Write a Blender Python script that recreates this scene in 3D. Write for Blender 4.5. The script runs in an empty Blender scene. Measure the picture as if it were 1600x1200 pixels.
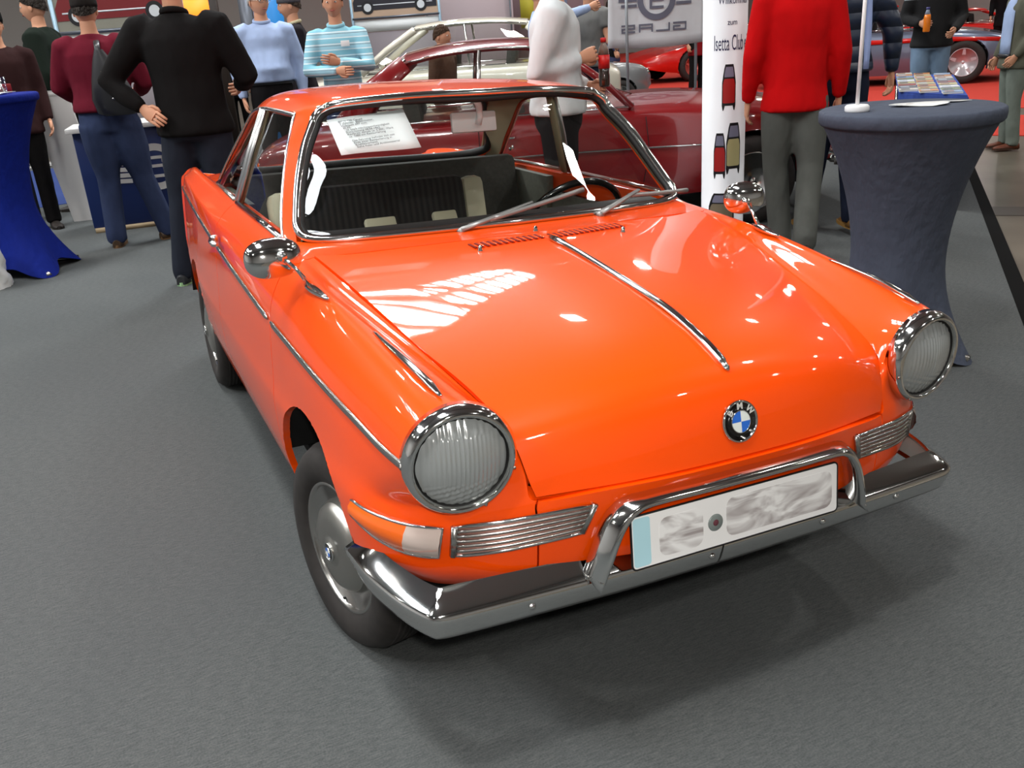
import bpy, bmesh, math, random
from mathutils import Vector, Matrix
random.seed(7)
SC = bpy.context.scene
COL = SC.collection
PI = math.pi
V3 = Vector

# ------------------------------------------------------------------ camera
def rad(a): return math.radians(a)
def cam_axes(yaw, pit, rol):
    f = V3((math.sin(yaw)*math.cos(pit), math.cos(yaw)*math.cos(pit), math.sin(pit)))
    r = V3((math.cos(yaw), -math.sin(yaw), 0)); u = r.cross(f)
    return r*math.cos(rol)+u*math.sin(rol), -r*math.sin(rol)+u*math.cos(rol), f
cr, cu, cf = cam_axes(rad(24.742), rad(-20.496), rad(-1.776))
cd = bpy.data.cameras.new('camera'); cam = bpy.data.objects.new('camera', cd); COL.objects.link(cam)
cd.sensor_fit = 'HORIZONTAL'; cd.sensor_width = 36; cd.lens = 36*1416.3/1600
cd.clip_start = .05; cd.clip_end = 200
CP = V3((-1.1082, -1.9514, 1.4004))
cam.matrix_world = Matrix(((cr.x, cu.x, -cf.x, CP.x), (cr.y, cu.y, -cf.y, CP.y), (cr.z, cu.z, -cf.z, CP.z), (0, 0, 0, 1)))
# the car leans a hair on its springs: car space -> hall space
CT = Matrix.Translation((-.69, 0, 0)) @ Matrix.Rotation(rad(2.5), 4, 'Y') @ Matrix.Translation((.69, 0, 0))
cam.matrix_world = CT @ cam.matrix_world
SC.camera = cam
# ------------------------------------------------------------------ world, exposure, lamps
W = bpy.data.worlds.new('world'); SC.world = W; W.use_nodes = True
W.node_tree.nodes['Background'].inputs[0].default_value = (.62, .68, .75, 1)
W.node_tree.nodes['Background'].inputs[1].default_value = 1.0
vs = SC.view_settings
vs.view_transform = 'Standard'; vs.look = 'None'; vs.exposure = 0.0; vs.gamma = 1; vs.use_curve_mapping = False
SC.cycles.max_bounces = 10; SC.cycles.transmission_bounces = 8; SC.cycles.transparent_max_bounces = 16
SC.cycles.glossy_bounces = 5; SC.cycles.diffuse_bounces = 4
SC.cycles.caustics_reflective = False; SC.cycles.caustics_refractive = False
SC.cycles.sample_clamp_indirect = 8
def area(name, loc, aim, sx, sy, power, col=(1, 1, 1), cam_vis=True):
    l = bpy.data.lights.new(name, 'AREA'); l.shape = 'RECTANGLE'; l.size = sx; l.size_y = sy
    l.energy = power; l.color = col
    o = bpy.data.objects.new(name, l); COL.objects.link(o); o.location = loc
    d = (V3(aim)-V3(loc)).normalized(); o.rotation_euler = d.to_track_quat('-Z', 'Y').to_euler()
    return o
CEIL = 8.0
DAY = (.93, .97, 1.0)
# high-bay lamps in rows, and two glazed bays of the roof
LAMPS = [(x, -7.0) for x in (-8, -1.6, 4.4, 10, 16)]+[(-11.4, -.8), (-5.8, -.8), (-1.55, -1.35), (5.7, -.6), (11.4, -.6), (17.5, -.6)]+[(x, 5.8) for x in (-12, -6.6, -1.8, 3.45, 9.1, 14.8, 21)]
LAMPS += [(x, 12.2) for x in (-12, -6.6, -1.8, 9.6, 15.6, 22)]+[(x, 19) for x in (-10, -3, 4, 11, 18, 25)]+[(x, 26) for x in (-6, 2, 10, 18)]
for x, y in LAMPS: area('roof_lamp', (x, y, 6.7), (x, y, 0), .36, .36, 118, (1, .97, .92))
def flatlamp(x, y, sx, sy, ang, e):
    o = area('skylight_lamp', (x, y, CEIL-.04), (x, y, 0), sx, sy, e, DAY); o.rotation_euler = (0, 0, rad(ang)); return o
SKY1 = (3.05, 9.2, 7.9, .98, 45); SKY2 = (-1.86, -.3, 1.30, 4.4, 0); SKY3 = (-8.5, 5.0, 2.0, 9, 0)
flatlamp(*SKY1, 1500); flatlamp(*SKY2, 520); flatlamp(*SKY3, 1700)
fl = bpy.data.lights.new('camera_flash', 'POINT'); fl.energy = 64; fl.shadow_soft_size = .03; fl.color = (1, .96, .9)
flo = bpy.data.objects.new('camera_flash', fl); COL.objects.link(flo); flo.location = CT @ (CP + cr*.02 + cu*.07)

# ------------------------------------------------------------------ materials
def sl(c):   # sRGB 0-255 -> linear
    return tuple(((x/255)/12.92 if x/255 <= .04045 else ((x/255+.055)/1.055)**2.4) for x in c)
MATS = {}
def mat(name, rgb, rough=.5, metal=0, spec=.5, coat=0, emis=None, es=1, trans=0, ior=1.45, lin=False, alpha=1, sheen=0, coatr=.03):
    if name in MATS: return MATS[name]
    m = bpy.data.materials.new(name); m.use_nodes = True; MATS[name] = m
    b = m.node_tree.nodes['Principled BSDF']
    c = rgb if lin else sl(rgb)
    b.inputs['Base Color'].default_value = (*c, 1); b.inputs['Roughness'].default_value = rough
    b.inputs['Metallic'].default_value = metal; b.inputs['Specular IOR Level'].default_value = spec
    b.inputs['Coat Weight'].default_value = coat; b.inputs['Coat Roughness'].default_value = coatr
    b.inputs['IOR'].default_value = ior; b.inputs['Transmission Weight'].default_value = trans
    b.inputs['Sheen Weight'].default_value = sheen; b.inputs['Alpha'].default_value = alpha
    if emis: b.inputs['Emission Color'].default_value = (*sl(emis), 1); b.inputs['Emission Strength'].default_value = es
    return m
def nodes(m):
    nt = m.node_tree; return nt, nt.nodes, nt.links, nt.nodes['Principled BSDF']
def noisy(m, scale, amt=.15, bump=0, bscale=None, detail=4, stretch=(1, 1, 1), col2=None):
    """multiply the base colour by fine noise, optional bump"""
    nt, N, L, b = nodes(m)
    tc = N.new('ShaderNodeTexCoord'); mp = N.new('ShaderNodeMapping'); mp.inputs['Scale'].default_value = stretch
    L.new(tc.outputs['Object'], mp.inputs[0])
    n = N.new('ShaderNodeTexNoise'); n.inputs['Scale'].default_value = scale; n.inputs['Detail'].default_value = detail
    L.new(mp.outputs[0], n.inputs['Vector'])
    cr_ = N.new('ShaderNodeValToRGB'); base = list(b.inputs['Base Color'].default_value)
    cr_.color_ramp.elements[0].position = .3; cr_.color_ramp.elements[1].position = .7
    lo = [x*(1-amt) for x in base[:3]]+[1]; hi = ([x*(1+amt) for x in base[:3]]+[1]) if col2 is None else [*sl(col2), 1]
    cr_.color_ramp.elements[0].color = lo; cr_.color_ramp.elements[1].color = hi
    L.new(n.outputs['Fac'], cr_.inputs[0]); L.new(cr_.outputs[0], b.inputs['Base Color'])
    if bump:
        n2 = N.new('ShaderNodeTexNoise'); n2.inputs['Scale'].default_value = bscale or scale*2; L.new(mp.outputs[0], n2.inputs['Vector'])
        bp = N.new('ShaderNodeBump'); bp.inputs['Strength'].default_value = bump; bp.inputs['Distance'].default_value = .01
        L.new(n2.outputs['Fac'], bp.inputs['Height']); L.new(bp.outputs[0], b.inputs['Normal'])
    return m
def schlick(N, L, f0=.045):
    ge = N.new('ShaderNodeNewGeometry'); dt = N.new('ShaderNodeVectorMath'); dt.operation = 'DOT_PRODUCT'; L.new(ge.outputs['Incoming'], dt.inputs[0]); L.new(ge.outputs['Normal'], dt.inputs[1])
    ab = N.new('ShaderNodeMath'); ab.operation = 'ABSOLUTE'; L.new(dt.outputs['Value'], ab.inputs[0])
    om = N.new('ShaderNodeMath'); om.operation = 'SUBTRACT'; om.inputs[0].default_value = 1; om.use_clamp = True; L.new(ab.outputs[0], om.inputs[1])
    pw_ = N.new('ShaderNodeMath'); pw_.operation = 'POWER'; pw_.inputs[1].default_value = 5; L.new(om.outputs[0], pw_.inputs[0])
    ma = N.new('ShaderNodeMath'); ma.operation = 'MULTIPLY_ADD'; ma.inputs[1].default_value = 1-f0; ma.inputs[2].default_value = f0; L.new(pw_.outputs[0], ma.inputs[0]); return ma.outputs[0]
def glass(name, tint=(.965, .98, .97), rough=.0, refl=1.0):
    if name in MATS: return MATS[name]
    m = bpy.data.materials.new(name); m.use_nodes = True; MATS[name] = m
    nt = m.node_tree; N = nt.nodes; L = nt.links
    for n in list(N): N.remove(n)
    o = N.new('ShaderNodeOutputMaterial'); mx = N.new('ShaderNodeMixShader'); t = N.new('ShaderNodeBsdfTransparent')
    g = N.new('ShaderNodeBsdfGlossy'); fr = schlick(N, L)
    t.inputs[0].default_value = (*tint, 1); g.inputs['Roughness'].default_value = rough
    mu = N.new('ShaderNodeMath'); mu.operation = 'MULTIPLY'; mu.inputs[1].default_value = refl
    L.new(fr, mu.inputs[0]); L.new(mu.outputs[0], mx.inputs[0]); L.new(t.outputs[0], mx.inputs[1]); L.new(g.outputs[0], mx.inputs[2]); L.new(mx.outputs[0], o.inputs[0])
    return m
PAINT = mat('orange_paint', (254, 80, 4), .38, coat=.9, spec=.12)
CHROME = mat('chrome', (222, 222, 220), .09, 1)
CHROME2 = mat('dull_chrome', (188, 186, 182), .24, 1)
RUBBER = mat('black_rubber', (22, 22, 22), .55)
DARK = mat('dark_underside', (12, 12, 12), .9)
TYRE = noisy(mat('tyre_rubber', (42, 38, 36), .75), 30, .2)
GLASS = glass('window_glass')
AMBER = mat('amber_lens', (226, 96, 6), .15, coat=1)
ALLOY = mat('brushed_metal', (184, 182, 176), .33, 1)
WHITE = mat('white_plastic', (235, 235, 235), .4)
BLACK = mat('black_gloss', (10, 10, 10), .2, coat=.5)

# ------------------------------------------------------------------ mesh helpers
def link(name, me, m=None, parent=None, smooth=True, loc=None):
    o = bpy.data.objects.new(name, me); COL.objects.link(o)
    if m is not None:
        for q in (m if isinstance(m, (list, tuple)) else [m]): me.materials.append(q)
    if smooth: me.polygons.foreach_set('use_smooth', [True]*len(me.polygons))
    if parent: o.parent = parent
    if loc: o.location = loc
    return o
def raw(name, V, F, m=None, parent=None, smooth=True, mi=None, sharp=None):
    me = bpy.data.meshes.new(name); me.from_pydata([tuple(v) for v in V], [], F); 
    if mi: 
        me.polygons.foreach_set('material_index', mi)
    me.update()
    o = link(name, me, m, parent, smooth)
    if sharp: me.set_sharp_from_angle(angle=rad(sharp))
    return o
def fix(o):
    bm = bmesh.new(); bm.from_mesh(o.data); bmesh.ops.recalc_face_normals(bm, faces=bm.faces); bm.to_mesh(o.data); bm.free(); return o
ARCHES = []
class MB:
    """collects shapes into one mesh"""
    def __init__(s): s.V = []; s.F = []; s.M = []
    def add(s, V, F, mi=0):
        n = len(s.V); s.V += [V3(v) for v in V]; s.F += [tuple(i+n for i in f) for f in F]; s.M += [mi]*len(F); return s
    def box(s, c, d, R=None, mi=0, taper=1):
        c = V3(c); x, y, z = d[0]/2, d[1]/2, d[2]/2
        P = [V3((sx*x*(taper if sz > 0 else 1), sy*y*(taper if sz > 0 else 1), sz*z)) for sz in (-1, 1) for sy in (-1, 1) for sx in (-1, 1)]
        if R is not None: P = [R @ p for p in P]
        return s.add([c+p for p in P], [(0, 2, 3, 1), (4, 5, 7, 6), (0, 1, 5, 4), (2, 6, 7, 3), (0, 4, 6, 2), (1, 3, 7, 5)], mi)
    def tube(s, pts, r, n=10, mi=0, closed=False, caps=True, flat=1, up=None):
        pts = [V3(p) for p in pts]; m = len(pts); rr = r if isinstance(r, (list, tuple)) else [r]*m
        T = []
        for i in range(m):
            a = pts[(i-1) % m] if (closed or i > 0) else pts[i]; b = pts[(i+1) % m] if (closed or i < m-1) else pts[i]
            T.append((b-a).normalized())
        nrm = V3(up) if up else (V3((0, 0, 1)) if abs(T[0].z) < .9 else V3((1, 0, 0)))
        nrm = (nrm-T[0]*nrm.dot(T[0])).normalized(); Vv = []
        for i in range(m):
            if up: nrm = V3(up)
            nrm = (nrm-T[i]*nrm.dot(T[i])).normalized(); bi = T[i].cross(nrm)
            for k in range(n):
                a = 2*PI*k/n; Vv.append(pts[i]+(bi*math.cos(a)+nrm*math.sin(a)*flat)*rr[i])
        F = []
        for i in range(m if closed else m-1):
            for k in range(n):
                j = (i+1) % m; F.append((i*n+k, i*n+(k+1) % n, j*n+(k+1) % n, j*n+k))
        if caps and not closed: F += [tuple(range(n))[::-1], tuple((m-1)*n+k for k in range(n))]
        return s.add(Vv, F, mi)
    def lathe(s, prof, c=(0, 0, 0), axis=(0, 0, 1), n=32, mi=0, xdir=None, closed=False):
        """prof: [(radius, height)] about axis"""
        ax = V3(axis).normalized(); xd = V3(xdir) if xdir else (V3((1, 0, 0)) if abs(ax.x) < .9 else V3((0, 1, 0)))
        xd = (xd-ax*xd.dot(ax)).normalized(); yd = ax.cross(xd); c = V3(c); Vv = []; F = []
        for (r, h) in prof:
            for k in range(n):
                a = 2*PI*k/n; Vv.append(c+ax*h+(xd*math.cos(a)+yd*math.sin(a))*r)
        m = len(prof)
        for i in range(m if closed else m-1):
            j = (i+1) % m
            for k in range(n): F.append((i*n+k, i*n+(k+1) % n, j*n+(k+1) % n, j*n+k))
        if not closed:
            if prof[0][0] > 1e-5: F.append(tuple(range(n))[::-1])
            if prof[-1][0] > 1e-5: F.append(tuple((m-1)*n+k for k in range(n)))
        return s.add(Vv, F, mi)
    def sphere(s, c, r, n=12, mi=0):
        rx, ry, rz = (r, r, r) if not isinstance(r, (tuple, list)) else r
        c = V3(c); Vv = [c+V3((0, 0, -rz))]; F = []
        h = n//2
        for i in range(1, h):
            p = -PI/2+PI*i/h
            for k in range(n):
                a = 2*PI*k/n; Vv.append(c+V3((rx*math.cos(p)*math.cos(a), ry*math.cos(p)*math.sin(a), rz*math.sin(p))))
        Vv.append(c+V3((0, 0, rz)))
        for k in range(n): F.append((0, 1+(k+1) % n, 1+k))
        for i in range(h-2):
            for k in range(n): F.append((1+i*n+k, 1+i*n+(k+1) % n, 1+(i+1)*n+(k+1) % n, 1+(i+1)*n+k))
        t = len(Vv)-1; b = 1+(h-2)*n
        for k in range(n): F.append((b+k, b+(k+1) % n, t))
        return s.add(Vv, F, mi)
    def grid(s, rows, mi=0, closed=False):
        """rows: list of equal-length point lists"""
        m = len(rows); n = len(rows[0]); Vv = [p for r in rows for p in r]; F = []
        for i in range(m-1):
            for k in range(n if closed else n-1): F.append((i*n+k, i*n+(k+1) % n, (i+1)*n+(k+1) % n, (i+1)*n+k))
        return s.add(Vv, F, mi)
    def prism(s, poly, d, mi=0):
        """poly: 3-D points of a planar outline, extruded by vector d"""
        n = len(poly); d = V3(d); P = [V3(p) for p in poly]
        F = [tuple(range(n))[::-1], tuple(range(n, 2*n))]+[(k, (k+1) % n, n+(k+1) % n, n+k) for k in range(n)]
        return s.add(P+[p+d for p in P], F, mi)
    def build(s, name, m, parent=None, smooth=True, sharp=None, bevel=0, sub=0, solid=0):
        o = raw(name, s.V, s.F, m, parent, smooth, mi=s.M if isinstance(m, (list, tuple)) else None)
        if bevel:
            bm = bmesh.new(); bm.from_mesh(o.data); bmesh.ops.remove_doubles(bm, verts=bm.verts, dist=1e-6)
            es = [e for e in bm.edges if len(e.link_faces) == 2 and e.calc_face_angle(0) > rad(30)]
            bmesh.ops.bevel(bm, geom=es, offset=bevel, segments=2, profile=.5, affect='EDGES', clamp_overlap=True)
            bm.to_mesh(o.data); bm.free(); o.data.polygons.foreach_set('use_smooth', [smooth]*len(o.data.polygons))
            sharp = sharp or 40
        fix(o)
        if sharp: o.data.set_sharp_from_angle(angle=rad(sharp))
        if sub: 
            q = o.modifiers.new('s', 'SUBSURF'); q.levels = sub; q.render_levels = sub
        if solid:
            q = o.modifiers.new('t', 'SOLIDIFY'); q.thickness = solid; q.offset = 0
        return o
def crom(pts, per=8, closed=False):
    """Catmull-Rom through points"""
    P = [V3(p) for p in pts]; n = len(P); out = []
    rng = n if closed else n-1
    for i in range(rng):
        p1, p2 = P[i], P[(i+1) % n]
        p0 = P[i-1] if (closed or i > 0) else p1*2-p2
        p3 = P[(i+2) % n] if (closed or i+2 < n) else p2*2-p1
        for k in range(per):
            t = k/per
            out.append(.5*((2*p1)+(p2-p0)*t+(2*p0-5*p1+4*p2-p3)*t*t+(3*p1-p0-3*p2+p3)*t**3))
    if not closed: out.append(P[-1])
    return out
def interp(xs, ys, x):
    if x <= xs[0]: return ys[0]
    for i in range(len(xs)-1):
        if x <= xs[i+1]: return ys[i]+(ys[i+1]-ys[i])*(x-xs[i])/(xs[i+1]-xs[i])
    return ys[-1]
def tag(o, label=None, cat=None, group=None, kind=None):
    if label: o['label'] = label
    if cat: o['category'] = cat
    if group: o['group'] = group
    if kind: o['kind'] = kind
    return o
def thing(name, label, cat, loc=(0, 0, 0), rotz=0, group=None):
    o = bpy.data.objects.new(name, None); COL.objects.link(o); o.empty_display_size = .1
    o.location = loc; o.rotation_euler = (0, 0, rotz); return tag(o, label, cat, group)
def copy_tree(o, parent=None):
    c = o.copy(); COL.objects.link(c)
    if parent: c.parent = parent
    for ch in list(o.children): copy_tree(ch, c)
    return c
def text(name, s, size, m, parent=None, loc=(0, 0, 0), mw=None, ext=.0005, align='CENTER', xs=1, spacing=1, bold=0):
    cu_ = bpy.data.curves.new(name, 'FONT'); cu_.body = s; cu_.size = size; cu_.extrude = ext; cu_.align_x = align; cu_.align_y = 'CENTER'
    cu_.space_character = spacing; cu_.offset = bold; cu_.resolution_u = 3
    t = bpy.data.objects.new(name, cu_); COL.objects.link(t)
    dg = bpy.context.evaluated_depsgraph_get(); me = bpy.data.meshes.new_from_object(t.evaluated_get(dg))
    bpy.data.objects.remove(t); me.materials.clear()
    me.transform(Matrix.Diagonal((xs, 1, 1, 1)))
    if mw is not None: me.transform(mw)
    o = link(name, me, m, parent, smooth=False)
    o.location = loc
    return o
def frame(o, x, y, z):
    """matrix from origin and three axes"""
    return Matrix(((x[0], y[0], z[0], o[0]), (x[1], y[1], z[1], o[1]), (x[2], y[2], z[2], o[2]), (0, 0, 0, 1)))

# ---- Catmull-Clark whose surface passes through the cage points
def cc(Vt, F, reg):
    nV = len(Vt); fp = []
    for f in F:
        c = V3((0, 0, 0))
        for i in f: c += Vt[i]
        fp.append(c/len(f))
    E = {}; 
    for fi, f in enumerate(F):
        for k in range(len(f)):
            a, b = f[k], f[(k+1) % len(f)]; key = (a, b) if a < b else (b, a); E.setdefault(key, []).append(fi)
    eid = {}; ep = []
    vf = [[] for _ in range(nV)]; ve = [[] for _ in range(nV)]; bd = [[] for _ in range(nV)]
    for fi, f in enumerate(F):
        for i in f: vf[i].append(fi)
    for key, fs in E.items():
        eid[key] = len(ep); a, b = key; mid = (Vt[a]+Vt[b])*.5
        ep.append((Vt[a]+Vt[b]+fp[fs[0]]+fp[fs[1]])*.25 if len(fs) == 2 else mid)
        ve[a].append(mid); ve[b].append(mid)
        if len(fs) == 1: bd[a].append(Vt[b]); bd[b].append(Vt[a])
    out = []
    for i in range(nV):
        n = len(vf[i])
        if n == 0: out.append(Vt[i].copy()); continue
        if len(bd[i]) == 2:
            out.append(Vt[i].copy() if n == 1 and i in CORN else Vt[i]*.75+(bd[i][0]+bd[i][1])*.125)
        elif bd[i]: out.append(Vt[i].copy())
        else:
            Q = V3((0, 0, 0)); Rr = V3((0, 0, 0))
            for fi in vf[i]: Q += fp[fi]
            for m_ in ve[i]: Rr += m_
            out.append((Q/n+2*Rr/len(ve[i])+(n-3)*Vt[i])/n)
    oe = nV; of = nV+len(ep); out += ep+fp; NF = []; NR = []
    for fi, f in enumerate(F):
        m = len(f)
        for k in range(m):
            a, b, c = f[k-1], f[k], f[(k+1) % m]
            e1 = eid[(a, b) if a < b else (b, a)]; e2 = eid[(b, c) if b < c else (c, b)]
            NF.append((b, oe+e2, of+fi, oe+e1)); NR.append(reg[fi])
    return out, NF, NR
CORN = set()
def ccfit(Vt, F, reg, levels=3, iters=6, corners=()):
    CORN.clear(); CORN.update(corners)
    tgt = [V3(v) for v in Vt]; cur = [v.copy() for v in tgt]; n = len(tgt)
    for _ in range(iters):
        a, b, c = cc(cur, F, reg); a, b, c = cc(a, b, c)
        for i in range(n): cur[i] += (tgt[i]-a[i])*.9
    a, b, c = cur, F, reg
    for _ in range(levels): a, b, c = cc(a, b, c)
    return a, b, c
class Cage:
    def __init__(s): s.V = []; s.F = []; s.R = []; s.ix = {}; s.corn = set()
    def v(s, p, corner=False):
        k = (round(p[0], 4), round(p[1], 4), round(p[2], 4))
        if k not in s.ix: s.ix[k] = len(s.V); s.V.append(V3(p))
        if corner: s.corn.add(s.ix[k])
        return s.ix[k]
    def f(s, pts, reg):
        ids = []
        for p in pts:
            i = s.v(p)
            if i not in ids: ids.append(i)
        if len(ids) > 2: s.F.append(tuple(ids)); s.R.append(reg)
    def strip(s, A, B, reg):
        for k in range(len(A)-1): s.f([A[k], A[k+1], B[k+1], B[k]], reg)
    def mirror(s, swap=lambda r: r):
        mp = [s.v((-v.x, v.y, v.z)) for v in list(s.V)]
        n = len(s.F)
        for c in list(s.corn): s.corn.add(mp[c])
        for i in range(n): s.F.append(tuple(mp[j] for j in s.F[i])[::-1]); s.R.append(swap(s.R[i]))
    def solve(s, levels=3, iters=6): return ccfit(s.V, s.F, s.R, levels, iters, s.corn)
def panel(name, V, F, m, parent, gap=.0015, lip=.012, inward=None, shrink=True):
    """one sheet panel: pulls its edges in by a hair and folds a lip behind them"""
    used = sorted({i for f in F for i in f}); mp = {j: i for i, j in enumerate(used)}
    bm = bmesh.new(); vs_ = [bm.verts.new(V[j]) for j in used]
    for f in F:
        try: bm.faces.new([vs_[mp[i]] for i in f])
        except ValueError: pass
    bmesh.ops.recalc_face_normals(bm, faces=bm.faces); bm.normal_update()
    if inward is not None:      # make the normals point away from this point
        s = sum((f.normal.dot(f.calc_center_median()-V3(inward))*f.calc_area() for f in bm.faces))
        if s < 0: bmesh.ops.reverse_faces(bm, faces=bm.faces); bm.normal_update()
    be = [e for e in bm.edges if len(e.link_faces) == 1 and not (abs(e.verts[0].co.x) < 1e-5 and abs(e.verts[1].co.x) < 1e-5)]
    nrm = {v: v.normal.copy() for e in be for v in e.verts}
    for v in nrm:
        for cy, cz, R_ in ARCHES:
            if abs(math.hypot(v.co.y-cy, v.co.z-cz)-R_) < .004 and abs(v.co.x) > .5: nrm[v] = V3((math.copysign(1, v.co.x), 0, 0))
    if gap:
        mv = {}
        for e in be:
            f = e.link_faces[0]; d = (e.verts[1].co-e.verts[0].co).normalized(); inn = f.normal.cross(d)
            if inn.dot(f.calc_center_median()-e.verts[0].co) < 0: inn = -inn
            for v in e.verts: mv.setdefault(v, []).append(inn)
        for v, l in mv.items():
            s = sum(l, V3((0, 0, 0))); 
            if s.length > 1e-6: v.co += s.normalized()*gap
    r = bmesh.ops.extrude_edge_only(bm, edges=be)
    nv = [g for g in r['geom'] if isinstance(g, bmesh.types.BMVert)]
    for v in nv:
        o_ = None
        for e in v.link_edges:
            w = e.other_vert(v)
            if w in nrm: o_ = w
        if o_: v.co -= nrm[o_]*lip
    me = bpy.data.meshes.new(name); bm.to_mesh(me); bm.free()
    o = link(name, me, m, parent); me.set_sharp_from_angle(angle=rad(50)); return o
def headglass():
    m = bpy.data.materials.new('headlamp_glass'); m.use_nodes = True
    nt = m.node_tree; N = nt.nodes; L = nt.links
    for n in list(N): N.remove(n)
    o = N.new('ShaderNodeOutputMaterial'); a = N.new('ShaderNodeMixShader'); c = N.new('ShaderNodeMixShader'); t = N.new('ShaderNodeBsdfTransparent'); g = N.new('ShaderNodeBsdfGlossy'); d = N.new('ShaderNodeBsdfTranslucent'); d2 = N.new('ShaderNodeBsdfDiffuse'); e = N.new('ShaderNodeMixShader')
    t.inputs['Color'].default_value = (.86, .94, .92, 1); g.inputs['Roughness'].default_value = .16; d.inputs[0].default_value = (.95, 1, 1, 1); d2.inputs[0].default_value = (.92, .98, .98, 1)
    fr = schlick(N, L, .26); e.inputs[0].default_value = .5; L.new(d.outputs[0], e.inputs[1]); L.new(d2.outputs[0], e.inputs[2])
    c.inputs[0].default_value = .60; L.new(t.outputs[0], c.inputs[1]); L.new(e.outputs[0], c.inputs[2])
    L.new(fr, a.inputs[0]); L.new(c.outputs[0], a.inputs[1]); L.new(g.outputs[0], a.inputs[2]); L.new(a.outputs[0], o.inputs[0]); return m
HGLASS = headglass()
REFL = mat('reflector_silver', (240, 250, 248), .35, .35, coat=.5)
# ================================================================== THE ORANGE CAR
car = thing('car', 'bright orange two-door vintage coupe with chrome bumper, in the foreground on the grey carpet', 'car')
car.matrix_world = CT
MIR = lambda p: (-p[0], p[1], p[2])
HE = [(.598, .345, .905), (.572, .12, .873), (.546, -.05, .838), (.522, -.22, .803), (.494, -.36, .773), (.475, -.47, .742), (.462, -.535, .706), (.452, -.560, .662), (.446, -.572, .632), (.436, -.580, .600)]
HC = [(0, .27, .917), (0, .10, .909), (0, -.08, .891), (0, -.24, .871), (0, -.40, .842), (0, -.50, .814), (0, -.575, .780), (0, -.610, .735), (0, -.628, .680), (0, -.642, .612)]
HEL = [(x, y, z) for x, y, z in HE]
hood = Cage(); cols = [0, .3, .6, .86, 1]
hrows = []
for e, c in zip(HE, HC):
    r = []
    for f in cols:
        g = 1-f**2.2
        r.append((e[0]*f, e[1]+(c[1]-e[1])*(1-f**2.4)-(.004 if f == 1 and e[2] < .7 else 0), e[2]+(c[2]-e[2])*g+(.005 if f == 1 and e[2] > .7 else 0)))
    hrows.append(r)
for i in range(9): hood.strip(hrows[i], hrows[i+1], 'hood')
for p in (hrows[0][-1], hrows[-1][-1]): hood.v(p, True)
hood.mirror()
hV, hF, hR = hood.solve(3)
panel('hood', hV, hF, PAINT, car, gap=.0015, lip=.014, inward=(0, .2, .2))

# ---- body shell: fenders, doors, quarters, lower nose
ZR = (.60, .54, .46, .37, .29)
def side(y, xs, zs=ZR): return [(x, y, z) for x, z in zip(xs, zs)]
# lower ring columns from the centre of the nose to the tail (rows A..E)
ring = [
 [(0, -.648, .6085), (0, -.642, .560), (0, -.636, .50), (0, -.628, .44), (0, -.595, .39)],
 [(.17, -.643, .6075), (.17, -.638, .560), (.17, -.632, .50), (.17, -.624, .44), (.17, -.59, .39)],
 [(.32, -.622, .6045), (.32, -.619, .558), (.32, -.613, .50), (.32, -.605, .44), (.32, -.57, .39)],
 [(.436, -.588, .5965), (.436, -.592, .553), (.436, -.588, .50), (.436, -.582, .44), (.435, -.55, .39)],
 [(.505, -.568, .590), (.508, -.572, .550), (.508, -.568, .50), (.506, -.562, .44), (.50, -.52, .39)],
 [(.570, -.535, .587), (.578, -.540, .548), (.577, -.534, .495), (.573, -.526, .44), (.56, -.48, .39)],
 [(.632, -.490, .588), (.643, -.490, .548), (.641, -.484, .49), (.636, -.474, .435), (.615, -.43, .385)],
 [(.688, -.405, .595), (.697, -.395, .550), (.696, -.390, .485), (.692, -.380, .43), (.675, -.345, .38)],
 side(-.27, (.714, .722, .720, .712, .70)),
 side(-.05, (.726, .734, .730, .720, .70)),
 side(.12, (.730, .737, .733, .722, .70)),
 side(.36, (.735, .741, .738, .727, .705)),
 side(.80, (.740, .744, .740, .728, .705)),
 side(1.26, (.740, .744, .740, .728, .705)),
 side(1.60, (.736, .742, .738, .727, .705)),
 side(1.90, (.728, .735, .732, .722, .70)),
 side(2.20, (.716, .722, .720, .710, .69)),
 side(2.50, (.700, .704, .700, .690, .67)),
 side(2.72, (.672, .674, .668, .655, .635)),
 [(.60, 2.83, .60), (.60, 2.83, .54), (.60, 2.82, .46), (.59, 2.80, .37), (.57, 2.78, .29)],
 [(0, 2.86, .60), (0, 2.86, .54), (0, 2.85, .46), (0, 2.83, .37), (0, 2.81, .29)]]
REG = ['nose_panel']*3+['front_fender']*8+['door']*2+['rear_quarter']*5+['tail_panel']*2
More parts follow.
